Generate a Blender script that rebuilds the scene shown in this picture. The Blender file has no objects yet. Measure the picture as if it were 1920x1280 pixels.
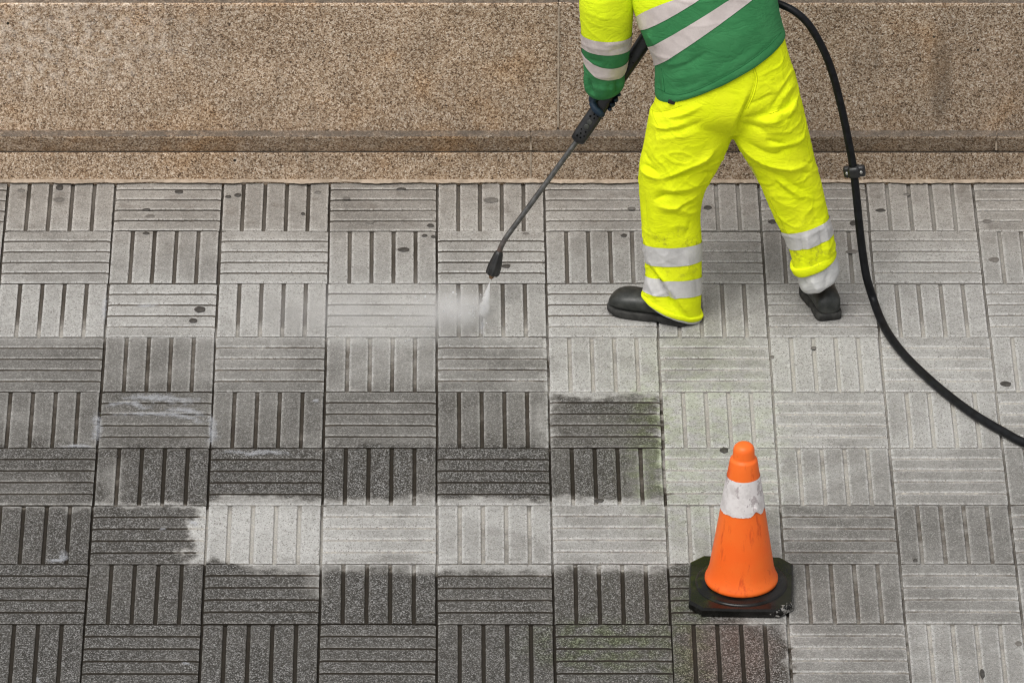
import bpy, bmesh, math, random
import numpy as np
from mathutils import Vector, Matrix, noise as mnoise
from mathutils.bvhtree import BVHTree

random.seed(7); rng = np.random.default_rng(7)
scn = bpy.context.scene
COL = scn.collection
R = math.radians

# ------------------------------------------------------------------ camera
CAM = Vector((0.02215, -27.83639, 15.16840)); FPX = 16075.44
PITCH, YAW, ROLL = R(29.32538), R(0.52881), R(0.25881)
_cy, _sy, _cp, _sp = math.cos(YAW), math.sin(YAW), math.cos(PITCH), math.sin(PITCH)
FWD = Vector((_sy*_cp, _cy*_cp, -_sp)); _r0 = Vector((_cy, -_sy, 0)); _u0 = _r0.cross(FWD)
RIGHT = math.cos(ROLL)*_r0 + math.sin(ROLL)*_u0
UP = -math.sin(ROLL)*_r0 + math.cos(ROLL)*_u0
cd = bpy.data.cameras.new('camera'); cam = bpy.data.objects.new('camera', cd); COL.objects.link(cam)
cd.sensor_width = 36; cd.lens = FPX/1920*36; cd.clip_start = 1; cd.clip_end = 500
m = Matrix((RIGHT, UP, -FWD)).transposed().to_4x4(); m.translation = CAM
cam.matrix_world = m; scn.camera = cam

# ------------------------------------------------------------------ sky, sun, exposure (overcast)
SUN_EL, SUN_AZ = R(62), R(212)          # azimuth clockwise from +Y: behind and left of the camera
w = bpy.data.worlds.new('World'); scn.world = w; w.use_nodes = True
nt = w.node_tree; nt.nodes.clear()
sk = nt.nodes.new('ShaderNodeTexSky'); sk.sky_type = 'NISHITA'; sk.sun_disc = False
sk.sun_elevation = SUN_EL; sk.sun_rotation = SUN_AZ; sk.air_density = 1.0; sk.dust_density = 4.0; sk.ozone_density = 1.0
hs = nt.nodes.new('ShaderNodeHueSaturation'); hs.inputs['Saturation'].default_value = 0.18
bg = nt.nodes.new('ShaderNodeBackground'); bg.inputs['Strength'].default_value = 0.115
wo = nt.nodes.new('ShaderNodeOutputWorld')
nt.links.new(sk.outputs[0], hs.inputs['Color']); nt.links.new(hs.outputs[0], bg.inputs[0]); nt.links.new(bg.outputs[0], wo.inputs[0])
ld = bpy.data.lights.new('sun', 'SUN'); sun = bpy.data.objects.new('sun', ld); COL.objects.link(sun)
ld.energy = 1.5; ld.angle = R(38); ld.color = (1, 0.97, 0.93)
sdir = Vector((math.sin(SUN_AZ)*math.cos(SUN_EL), math.cos(SUN_AZ)*math.cos(SUN_EL), math.sin(SUN_EL)))
sun.rotation_euler = sdir.to_track_quat('Z', 'Y').to_euler(); sun.location = (0, -3, 8)
scn.view_settings.view_transform = 'Standard'; scn.view_settings.look = 'None'
scn.view_settings.exposure = 0.14; scn.view_settings.gamma = 1.0; scn.view_settings.use_curve_mapping = False
scn.cycles.max_bounces = 8; scn.cycles.diffuse_bounces = 2; scn.cycles.glossy_bounces = 2; scn.cycles.filter_width = 1.2; scn.cycles.volume_bounces = 6; scn.cycles.use_denoising = True; scn.cycles.denoiser = 'OPENIMAGEDENOISE'; scn.cycles.denoising_input_passes = 'RGB_ALBEDO_NORMAL'; scn.cycles.denoising_prefilter = 'NONE'
scn.cycles.volume_max_steps = 64

# ------------------------------------------------------------------ pixel -> place
def ray(px, py):
    return (FWD + RIGHT*((px-960)/FPX) + UP*((640-py)/FPX)).normalized()
def P(px, py, Y):                        # point on the upright plane y = Y
    d = ray(px, py); return CAM + d*((Y-CAM.y)/d.y)
def G(px, py, z=0.0):                    # point on the ground
    d = ray(px, py); return CAM + d*((z-CAM.z)/d.z)
def proj_np(V):
    d = V-np.array(CAM); z = d@np.array(FWD)
    return np.stack([960+FPX*(d@np.array(RIGHT))/z, 640-FPX*(d@np.array(UP))/z], 1)

# ------------------------------------------------------------------ node helper
class NT:
    def __init__(s, name):
        s.mat = bpy.data.materials.new(name); s.mat.use_nodes = True
        s.t = s.mat.node_tree; s.t.nodes.clear()
        s.out = s.n('ShaderNodeOutputMaterial')
    def n(s, k, **kw):
        x = s.t.nodes.new(k)
        for a, b in kw.items(): setattr(x, a, b)
        return x
    def put(s, sock, v):
        if hasattr(v, 'is_output'): s.t.links.new(v, sock)
        elif v is not None:
            if isinstance(v, (tuple, list)) and sock.type == 'RGBA' and len(v) == 3: v = (*v, 1)
            sock.default_value = v
    def math(s, op, a, b=None, c=None, clamp=False):
        x = s.n('ShaderNodeMath', operation=op, use_clamp=clamp)
        s.put(x.inputs[0], a)
        if b is not None: s.put(x.inputs[1], b)
        if c is not None: s.put(x.inputs[2], c)
        return x.outputs[0]
    def mix(s, f, a, b, blend='MIX'):
        x = s.n('ShaderNodeMix', data_type='RGBA', blend_type=blend)
        s.put(x.inputs[0], f); s.put(x.inputs[6], a); s.put(x.inputs[7], b); return x.outputs[2]
    def mixf(s, f, a, b):
        x = s.n('ShaderNodeMix', data_type='FLOAT')
        s.put(x.inputs[0], f); s.put(x.inputs[2], a); s.put(x.inputs[3], b); return x.outputs[0]
    def noise(s, v, scale, detail=3, rough=.5, out=0, dist=0):
        x = s.n('ShaderNodeTexNoise'); s.put(x.inputs['Vector'], v)
        x.inputs['Scale'].default_value = scale; x.inputs['Detail'].default_value = detail
        x.inputs['Roughness'].default_value = rough; x.inputs['Distortion'].default_value = dist
        return x.outputs[out]
    def voro(s, v, scale, rand=1.0, out='Color', feat='F1'):
        x = s.n('ShaderNodeTexVoronoi', feature=feat); s.put(x.inputs['Vector'], v)
        x.inputs['Scale'].default_value = scale; x.inputs['Randomness'].default_value = rand
        return x.outputs[out]
    def smooth(s, v, a, b, lo=0., hi=1.):
        x = s.n('ShaderNodeMapRange', interpolation_type='SMOOTHSTEP')
        s.put(x.inputs[0], v); x.inputs[1].default_value = a; x.inputs[2].default_value = b
        x.inputs[3].default_value = lo; x.inputs[4].default_value = hi; return x.outputs[0]
    def lin(s, v, a, b, lo=0., hi=1.):
        x = s.n('ShaderNodeMapRange')
        s.put(x.inputs[0], v); x.inputs[1].default_value = a; x.inputs[2].default_value = b
        x.inputs[3].default_value = lo; x.inputs[4].default_value = hi; return x.outputs[0]
    def ramp(s, v, stops, interp='LINEAR'):
        x = s.n('ShaderNodeValToRGB'); s.put(x.inputs[0], v); cr = x.color_ramp; cr.interpolation = interp
        while len(cr.elements) < len(stops): cr.elements.new(.5)
        for e, (p, c) in zip(cr.elements, stops): e.position = p; e.color = (*c, 1) if len(c) == 3 else c
        return x.outputs[0]
    def sep(s, v):
        x = s.n('ShaderNodeSeparateXYZ'); s.put(x.inputs[0], v); return x.outputs
    def vadd(s, a, b, op='ADD'):
        x = s.n('ShaderNodeVectorMath', operation=op); s.put(x.inputs[0], a); s.put(x.inputs[1], b); return x.outputs[0]
    def pos(s): return s.n('ShaderNodeNewGeometry').outputs['Position']
    def obj(s): return s.n('ShaderNodeTexCoord').outputs['Object']
    def bump(s, h, strength=.3, dist=.002, normal=None):
        x = s.n('ShaderNodeBump'); s.put(x.inputs['Height'], h); x.inputs['Strength'].default_value = strength
        x.inputs['Distance'].default_value = dist
        if normal: s.put(x.inputs['Normal'], normal)
        return x.outputs[0]
    def bsdf(s, col, rough=.7, normal=None, metal=0., spec=.5, sheen=0.):
        b = s.n('ShaderNodeBsdfPrincipled'); s.put(b.inputs['Base Color'], col); s.put(b.inputs['Roughness'], rough)
        s.put(b.inputs['Metallic'], metal); s.put(b.inputs['Specular IOR Level'], spec)
        if sheen: b.inputs['Sheen Weight'].default_value = sheen; b.inputs['Sheen Roughness'].default_value = .6
        if normal: s.put(b.inputs['Normal'], normal)
        s.t.links.new(b.outputs[0], s.out.inputs[0]); return s.mat

# ------------------------------------------------------------------ materials: paving
TS = 0.4                                  # tile module in metres
# washed and unwashed areas of the pavement, in tile units (u right, v towards the street), later entries on top
DIRT = [  # u0, u1, v0, v1, softness, dirt 0..1
    (-30, 30, -3, 0.05, .25, .27), (-30, 30, 0, 1.0, .3, .22), (-30, 30, 1.0, 2.0, .3, .17), (1.0, 30, -.6, 2.0, .4, .19),
    (-30, 1.05, 2.1, 3.2, .38, .40), (-30, .98, 2.9, 4.2, .34, .57), (.2, 1.02, 2.3, 3.0, .25, .46),
    (1.0, 30, 2.0, 5.0, .14, .15), (3.0, 30, 4.0, 9, .3, .35), (1.02, 1.97, 3.12, 4.0, .12, .70), (1.1, 1.7, 3.15, 3.45, .2, .85),
    (-30, 1.95, 3.98, 4.95, .13, .93), (-30, -3.1, 4.4, 5.0, .35, .72), (-2.95, -2.75, 4.2, 5.0, .25, .55), (-.2, .05, 4.3, 4.95, .25, .7),
    (1.68, 1.97, 4.0, 4.95, .2, .62), (.98, 1.15, 4.0, 4.9, .15, .75),
    (-30, 30, 5.05, 40, .12, .90), (-2.15, 2.98, 5.0, 6.02, .12, .10), (-1.6, 1.9, 5.9, 6.12, .16, .3), (-2.0, 1.9, 4.86, 5.1, .13, .22), (-.1, .9, 5.1, 5.9, .35, .16), (1.0, 2.0, 5.1, 5.9, .35, .20), (-1.9, -1.2, 5.1, 5.9, .3, .07), (2.0, 3.0, 4.0, 6.05, .16, .16),
    (2.62, 30, 5.0, 7.0, .25, .42), (2.98, 30, 6.9, 9, .10, .38), (4.0, 30, 7.02, 12, .1, .26),
    (-1.14, -.96, 6.0, 6.5, .14, .5),
]
def dirt_mask(N, pos):
    d1 = N.vadd(N.noise(pos, 7.5, 2, .6, out=1), (.5, .5, .5), 'SUBTRACT')
    d2 = N.vadd(N.noise(pos, 45., 3, .7, out=1), (.5, .5, .5), 'SUBTRACT')
    q = N.sep(N.vadd(pos, N.vadd(N.vadd(d1, (.16, .15, 0), 'MULTIPLY'), N.vadd(d2, (.075, .075, 0), 'MULTIPLY'))))
    U = N.math('MULTIPLY', q[0], 1/TS); V = N.math('MULTIPLY', q[1], -1/TS)
    val = .22
    for u0, u1, v0, v1, sf, dv in DIRT:
        a = N.math('SUBTRACT', N.math('ABSOLUTE', N.math('SUBTRACT', U, (u0+u1)/2)), (u1-u0)/2)
        b = N.math('SUBTRACT', N.math('ABSOLUTE', N.math('SUBTRACT', V, (v0+v1)/2)), (v1-v0)/2)
        mk = N.smooth(N.math('MAXIMUM', a, b), sf*.55, -sf*.55)
        val = N.mixf(mk, val, dv)
    return val, U, V
def blob(N, U, V, u, v, ru, rv):
    a = N.math('POWER', N.math('DIVIDE', N.math('SUBTRACT', U, u), ru), 2.0)
    b = N.math('POWER', N.math('DIVIDE', N.math('SUBTRACT', V, v), rv), 2.0)
    return N.smooth(N.math('ADD', a, b), 1.3, 0.0)

def paving_material(kind):
    N = NT('paving_'+kind); pos = N.pos()
    d, U, V = dirt_mask(N, pos)
    rnd = N.n('ShaderNodeObjectInfo').outputs['Random']
    big = N.noise(pos, 2.6, 6, .7, dist=.5)
    d = N.math('ADD', d, N.lin(big, .28, .72, -.17, .17))
    d = N.math('ADD', d, N.lin(rnd, 0, 1, -.06, .06))
    if kind == 'face':
        edge = N.n('ShaderNodeAttribute', attribute_name='rim').outputs['Fac']
        d = N.math('SUBTRACT', d, N.math('MULTIPLY', edge, N.lin(N.noise(pos, 60, 3), .35, .7, .12, .46)))
    d = N.math('MINIMUM', N.math('MAXIMUM', d, 0.), 1.)
    if kind == 'face':
        mtx = N.ramp(d, [(0, (.47, .465, .445)), (.14, (.375, .370, .352)), (.30, (.262, .256, .241)), (.5, (.148, .143, .132)), (.72, (.064, .060, .053)), (1, (.029, .027, .023))])
        cellv = N.sep(N.voro(pos, 285.))                      # aggregate grains
        cell2 = N.sep(N.voro(pos, 250.))
        light = N.math('POWER', cellv[0], 3.6)
        lightc = N.ramp(d, [(0, (.70, .68, .65)), (.3, (.47, .45, .42)), (.6, (.36, .35, .335)), (.85, (.36, .355, .345)), (1, (.40, .395, .385))])
        lf = N.math('MULTIPLY', light, N.lin(d, 0, .9, .35, .95))
        c = N.mix(lf, mtx, lightc)
        dark = N.math('POWER', cell2[1], 6.0)
        darkf = N.math('MULTIPLY', dark, N.lin(d, 0, .5, .85, .3))
        c = N.mix(darkf, c, (.10, .085, .07))
        fz = N.math('ADD', N.lin(N.noise(pos, 330, 2, .7), .3, .7, -.20, .20), N.lin(N.noise(pos, 55, 4, .7), .3, .7, -.13, .13))
        fc = N.n('ShaderNodeCombineColor'); [N.put(fc.inputs[i], N.math('ADD', fz, 1.)) for i in range(3)]
        c = N.mix(1., c, fc.outputs[0], 'MULTIPLY')
        pit = N.smooth(N.voro(pos, 75., out='Distance'), .13, .06)
        pitm = N.math('MULTIPLY', pit, N.smooth(N.noise(pos, 40, 2), .5, .62))
        c = N.mix(N.math('MULTIPLY', pitm, .55), c, (.07, .06, .05))
        # warm grime close to the wall, green algae and a rusty tint in a few places
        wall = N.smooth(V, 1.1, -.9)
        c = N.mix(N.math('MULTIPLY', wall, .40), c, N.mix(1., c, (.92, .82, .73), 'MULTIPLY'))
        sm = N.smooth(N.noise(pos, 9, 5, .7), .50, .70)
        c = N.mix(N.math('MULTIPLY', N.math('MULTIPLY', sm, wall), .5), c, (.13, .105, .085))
        alg = N.math('MAXIMUM', N.math('MULTIPLY', blob(N, U, V, 1.4, 7.35, .75, .5), .5), N.math('MULTIPLY', blob(N, U, V, 1.9, 3.9, .25, 1.3), .5))
        alg = N.math('MAXIMUM', alg, N.math('MULTIPLY', blob(N, U, V, 2.1, 7.4, .25, 1.2), .4))
        alg = N.math('MAXIMUM', alg, N.math('MULTIPLY', blob(N, U, V, 2.35, 3.9, .9, 2.2), .22))
        alg = N.math('MULTIPLY', alg, N.smooth(N.noise(pos, 16, 4, .6), .36, .62))
        c = N.mix(alg, c, N.mix(1., c, (.78, 1.0, .42), 'MULTIPLY'))
        rust = N.math('MULTIPLY', blob(N, U, V, 2.5, 7.6, .5, .8), .33)
        c = N.mix(rust, c, N.mix(1., c, (1.05, .70, .55), 'MULTIPLY'))
        nrm = N.bump(N.noise(pos, 260, 1), .4, .002)
        wet = N.smooth(d, .35, .85)
        rough = N.mixf(wet, .78, N.lin(N.noise(pos, 20, 3), .3, .7, .38, .60))
        return N.bsdf(c, rough, nrm, spec=.13)
    # settled grime in the grooves and joints: washed out in the clean strip
    g = N.math('ADD', d, N.lin(N.noise(pos, 8, 4, .7),   .3, .7, -.10, .10))
    g = N.math('SUBTRACT', g, N.math('MULTIPLY', N.math('MULTIPLY', N.smooth(U, 2.5, 2.8), N.smooth(V, 1.8, 2.3)), .13))
    wallg = N.math('MULTIPLY', N.smooth(V, 2.1, 1.6), N.smooth(U, 2.2, .6, .62, 1.))
    g = N.math('MAXIMUM', g, N.math('MULTIPLY', wallg, N.lin(N.noise(pos, 2.3, 2), .35, .65, .36, .55)))
    c = N.ramp(g, [(0, (.37, .36, .335)), (.14, (.33, .315, .29)), (.25, (.24, .23, .213)), (.38, (.12, .108, .094)), (.55, (.045, .038, .03)), (.85, (.022, .018, .013))])
    c = N.mix(N.smooth(N.noise(pos, 150, 3), .45, .7), c, N.mix(1., c, (1.5, 1.45, 1.35), 'MULTIPLY'))
    return N.bsdf(c, .8, N.bump(N.noise(pos, 300, 3), .5, .002), spec=.25)
M_TILE = paving_material('face'); M_GROOVE = paving_material('grime')

def ground_material():
    N = NT('street_paving'); pos = N.pos()
    c = N.ramp(N.noise(pos, 2, 6, .7), [(.3, (.12, .115, .105)), (.7, (.26, .25, .235))])
    return N.bsdf(c, .85, N.bump(N.noise(pos, 90, 3), .4, .004))
M_GROUND = ground_material()

# ------------------------------------------------------------------ materials: granite
def granite(name, grime=0., warm=0.):
    N = NT(name); pos = N.pos(); p = N.sep(pos)
    wob = N.vadd(pos, N.vadd(N.noise(pos, 130, 2, out=1), (.006, .006, .006), 'MULTIPLY'))
    a = N.sep(N.voro(wob, 185.)); b = N.sep(N.voro(wob, 300.))
    r = N.mixf(.42, a[0], b[1])
    fine = N.ramp(r, [(.12, (.085, .062, .045)), (.30, (.225, .155, .10)), (.46, (.385, .285, .195)), (.62, (.50, .40, .30)), (.80, (.64, .55, .45)), (.95, (.80, .74, .66))])
    big = N.noise(pos, 2.1, 6, .65); mid = N.noise(pos, 8, 5, .6)
    # right-hand blocks greyer, orange iron patches, pale worn patches on the left block
    grey = N.math('MAXIMUM', N.smooth(p[0], .43, .45), N.smooth(big, .48, .66))
    fine = N.mix(N.math('MULTIPLY', grey, .55), fine, N.mix(1., fine, (.80, .83, .87), 'MULTIPLY'))
    iron = N.smooth(N.noise(pos, 3.6, 5, .6, dist=.4), .50, .72)
    fine = N.mix(N.math('MULTIPLY', iron, .42+warm*.35), fine, N.mix(1., fine, (1.02, .80, .54), 'MULTIPLY'))
    pale = N.math('MULTIPLY', blob(N, p[0], p[2], -1.42, .60, .62, .26), N.smooth(N.noise(pos, 26, 5, .7), .44, .66))
    fine = N.mix(N.math('MULTIPLY', pale, .9), fine, N.mix(.5, N.mix(1., fine, (1.25, 1.25, 1.25), 'MULTIPLY'), (.74, .70, .65)))
    tone = N.lin(mid, .3, .7, .80, 1.10); tone = N.math('MULTIPLY', tone, N.lin(p[0], -1.8, 2.0, 1.08, .82))
    cc = N.n('ShaderNodeCombineColor'); [N.put(cc.inputs[i], tone) for i in range(3)]
    c = N.mix(1., N.mix(1., fine, (1.13, 1.075, 1.02), 'MULTIPLY'), cc.outputs[0], 'MULTIPLY')
    st = N.math('MULTIPLY', N.smooth(N.noise(N.vadd(pos, (9, 9, 1.6), 'MULTIPLY'), 1., 5, .65), .58, .78), .6)
    st = N.math('MAXIMUM', st, N.math('MULTIPLY', blob(N, p[0], p[2], 1.87, .44, .05, .22), .6))
    c = N.mix(N.math('MULTIPLY', st, .75), c, (.085, .068, .052))
    spot = N.math('MULTIPLY', N.smooth(N.voro(pos, 11., out='Distance'), .075, .05), N.smooth(N.noise(pos, 5, 2), .5, .6))
    c = N.mix(spot, c, (.03, .026, .02))
    if grime:
        gm = N.smooth(N.noise(pos, 20, 5, .75), .60-grime*.20, .78-grime*.20)
        c = N.mix(N.math('MULTIPLY', gm, .6), c, (.10, .085, .072)); c = N.mix(.62*grime, c, (.105, .092, .08))
    return N.bsdf(c, .85, N.bump(N.noise(pos, 170, 2), .7, .004), spec=.2)
M_GRANITE = granite('granite'); M_GRANITE_W = granite('granite_moulding', .12, 1.0); M_LEDGE = granite('granite_ledge_grime', 1.0)  # moulding copy: more iron orange, plus its shading darkened into the colour
def simple(name, c1, c2, scale=40, rough=.6, spec=.5, metal=0., bump=.2, bd=.002, bscale=None, sheen=0., detail=4):
    N = NT(name); pos = N.obj()
    nz = N.noise(pos, scale, detail, .6)
    return N.bsdf(N.mix(N.smooth(nz, .3, .7), c1, c2), rough, N.bump(N.noise(pos, bscale or scale*3, 3), bump, bd), metal, spec, sheen)
M_MORTAR = simple('mortar', (.33, .265, .20), (.50, .41, .32), 30, .9, .2, bump=.6, bd=.004)

# ------------------------------------------------------------------ mesh helpers
def link(name, me, mat=None, parent=None, smooth=False, **props):
    o = bpy.data.objects.new(name, me); COL.objects.link(o)
    if mat is not None:
        for mm in (mat if isinstance(mat, list) else [mat]): me.materials.append(mm)
    if parent is not None: o.parent = parent
    if smooth: me.polygons.foreach_set('use_smooth', [True]*len(me.polygons))
    for k, v in props.items(): o[k] = v
    return o
def mesh(name, V, F, M=None):
    me = bpy.data.meshes.new(name); me.from_pydata([tuple(v) for v in V], [], F)
    if M is not None: me.polygons.foreach_set('material_index', M)
    me.update(); return me
def bm_mesh(name, bm):
    me = bpy.data.meshes.new(name); bm.normal_update(); bm.to_mesh(me); bm.free(); return me
def empty(name, loc, **props):
    o = bpy.data.objects.new(name, None); COL.objects.link(o); o.location = loc; o.empty_display_size = .1
    for k, v in props.items(): o[k] = v
    return o
def add_box(bm, c, s, rot=None, bevel=0):
    mt = Matrix.Translation(c)
    if rot is not None: mt = mt @ rot.to_4x4()
    r = bmesh.ops.create_cube(bm, size=1, matrix=mt @ Matrix.Diagonal((*s, 1)))
    if bevel:
        es = list({e for v in r['verts'] for e in v.link_edges})
        bmesh.ops.bevel(bm, geom=es, offset=bevel, segments=2, affect='EDGES', profile=.6)
def loft_data(rings, N=48, cap=True, power=2.0):
    """rings: (centre, e1, e2) half-axis vectors"""
    V, F = [], []
    for c, a, b in rings:
        for k in range(N):
            t = 2*math.pi*k/N; ct, st = math.cos(t), math.sin(t)
            x = math.copysign(abs(ct)**(2/power), ct); y = math.copysign(abs(st)**(2/power), st)
            V.append(c + a*x + b*y)
    for i in range(len(rings)-1):
        for k in range(N):
            a0 = i*N+k; a1 = i*N+(k+1) % N; F.append((a0, a1, a1+N, a0+N))
    if cap:
        F.append(tuple(range(N-1, -1, -1))); n0 = (len(rings)-1)*N; F.append(tuple(range(n0, n0+N)))
    return V, F
def catmull(pts, n):
    pts = [Vector(p) for p in pts]; Q = [pts[0]*2-pts[1]] + pts + [pts[-1]*2-pts[-2]]; out = []
    for i in range(1, len(Q)-2):
        p0, p1, p2, p3 = Q[i-1:i+3]
        for j in range(n):
            t = j/n
            out.append(.5*((2*p1)+(p2-p0)*t+(2*p0-5*p1+4*p2-p3)*t*t+(3*p1-p0-3*p2+p3)*t**3))
    out.append(pts[-1]); return out
def tube_data(pts, rad, N=12, cap=True):
    pts = [Vector(p) for p in pts]; n = len(pts); rings = []; up = None
    for i, p in enumerate(pts):
        t = (pts[min(i+1, n-1)]-pts[max(i-1, 0)]).normalized()
        if up is None:
            up = Vector((0, 0, 1)) if abs(t.z) < .9 else Vector((1, 0, 0))
        e1 = (up - t*up.dot(t)).normalized(); up = e1; e2 = t.cross(e1)
        r = rad[i] if isinstance(rad, (list, tuple)) else rad
        rings.append((p, e1*r, e2*r))
    return loft_data(rings, N, cap)
def merge(*datas):
    V, F = [], []
    for v, f in datas:
        o = len(V); V += list(v); F += [tuple(i+o for i in q) for q in f]
    return V, F
def fix_normals(me):
    bm = bmesh.new(); bm.from_mesh(me); bmesh.ops.recalc_face_normals(bm, faces=bm.faces); bm.to_mesh(me); bm.free(); return me
def get_co(me):
    a = np.empty(len(me.vertices)*3, np.float32); me.vertices.foreach_get('co', a); return a.reshape(-1, 3).astype(float)
def get_no(me):
    a = np.empty(len(me.vertices)*3, np.float32); me.vertex_normals.foreach_get('vector', a); return a.reshape(-1, 3).astype(float)
def set_co(me, V):
    me.vertices.foreach_set('co', V.astype(np.float32).ravel()); me.update()
def get_edges(me):
    a = np.empty(len(me.edges)*2, np.int32); me.edges.foreach_get('vertices', a); return a.reshape(-1, 2)
def lap(me, V, it, k=.5):
    E = get_edges(me); deg = np.bincount(E.ravel(), minlength=len(V)).astype(float)[:, None]
    for _ in range(it):
        S = np.zeros_like(V)
        for c in range(3):
            S[:, c] = np.bincount(E[:, 0], V[E[:, 1], c], len(V))+np.bincount(E[:, 1], V[E[:, 0], c], len(V))
        V = V + k*(S/deg-V)
    return V
def remesh(name, data, voxel, it=6):
    me = fix_normals(mesh(name+'_t', *data)); o = link(name+'_t', me)
    md = o.modifiers.new('r', 'REMESH'); md.mode = 'VOXEL'; md.voxel_size = voxel
    dg = bpy.context.evaluated_depsgraph_get(); dg.update()
    nm = bpy.data.meshes.new_from_object(o.evaluated_get(dg)); nm.name = name
    bpy.data.objects.remove(o); bpy.data.meshes.remove(me)
    nm.materials.clear(); set_co(nm, lap(nm, get_co(nm), it)); return nm
TOCAM = np.array(-FWD)
def fold(me, segs, nz=(), smooth=1, crinkle=()):
    """press creases into cloth: segs (x1,y1,x2,y2,width_px,amp_mm) on the side seen from the street; nz (freq vector, amp_mm) everywhere"""
    V = get_co(me); Nn = get_no(me); px = proj_np(V); D = np.zeros(len(V))
    face = np.clip((Nn@TOCAM)*2.4-.15, 0, 1)
    for sg in segs:
        if len(sg) == 6:
            x1, y1, x2, y2, wd, am = sg; dx, dy = x2-x1, y2-y1; pl = [(x1, y1), ((x1+x2)/2-dy*.06, (y1+y2)/2+dx*.06), (x2, y2)]
        else: pl, wd, am = sg
        pl = np.array(pl, float)
        if len(pl) > 2: pl = np.array([v[:2] for v in catmull([Vector((*q, 0)) for q in pl], 5)])
        sl_ = np.hypot(*np.diff(pl, axis=0).T); cum = np.concatenate([[0], np.cumsum(sl_)]); best = np.full(len(V), 1e9); par = np.zeros(len(V))
        for k in range(len(pl)-1):
            ab = pl[k+1]-pl[k]; t = np.clip(((px-pl[k])@ab)/(ab@ab), 0, 1); d = np.hypot(*(px-pl[k]-t[:, None]*ab).T)
            mk = d < best; best[mk] = d[mk]; par[mk] = (cum[k]+t[mk]*sl_[k])/cum[-1]
        tap = np.clip(3.5*np.minimum(par, 1-par)+.08, 0, 1)
        D += am*.0016*tap*np.exp(-(best/(wd*1.1))**1.05)*face
    for fr, am in nz:
        D += am*.001*np.array([mnoise.noise(Vector((p[0]*fr[0], p[1]*fr[1], p[2]*fr[2]))) for p in V])
    for fr, am in crinkle:
        n_ = np.array([mnoise.noise(Vector((p[0]*fr[0]+p[2]*fr[1], p[1]*fr[0], p[2]*fr[2]))) for p in V])
        m_ = np.array([mnoise.noise(Vector((p[0]*5+3, p[1]*5, p[2]*5))) for p in V])
        D += am*.001*np.clip(1-np.abs(n_)/.16, 0, 1)**1.5*np.clip(m_*1.6+.45, 0, 1)
    V = V+Nn*D[:, None]
    if smooth: V = lap(me, V, smooth, .35)
    set_co(me, V)
def bvh(me):
    return BVHTree.FromPolygons([v.co.copy() for v in me.vertices], [tuple(p.vertices) for p in me.polygons])
def hit(tree, px, py, fallback=None):
    r = tree.ray_cast(CAM, ray(px, py)); return r[0] if r[0] is not None else fallback
def cut_band(me, planes, off, thick=.0015, name='band'):
    """copy of the surface between two planes (co, no pointing out of the kept side), lifted by off"""
    bm = bmesh.new(); bm.from_mesh(me)
    for co, no in planes:
        bmesh.ops.bisect_plane(bm, geom=bm.verts[:]+bm.edges[:]+bm.faces[:], plane_co=co, plane_no=no, clear_outer=True, dist=1e-5)
    bm.normal_update()
    if off:
        for v in bm.verts: v.co += v.normal*off
    return bm_mesh(name, bm)
def plane3(a, b, c, upish):
    n = (b-a).cross(c-a).normalized()
    if n.dot(upish) < 0: n = -n
    return a, n

# ------------------------------------------------------------------ pavement: bed, then every tile
WY = G(960, 344).y                        # foot of the wall
bed = mesh('pavement', [(-4, -5.2, -.016), (4.4, -5.2, -.016), (4.4, WY+.02, -.016), (-4, WY+.02, -.016)], [(0, 1, 2, 3)])
pavement = link('pavement', bed, M_GROOVE, kind='structure')
gm_ = mesh('ground', [(-300, -300, -.06), (300, -300, -.06), (300, 300, -.06), (-300, 300, -.06)], [(0, 1, 2, 3)])
link('ground', gm_, M_GROUND, kind='structure')

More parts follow.
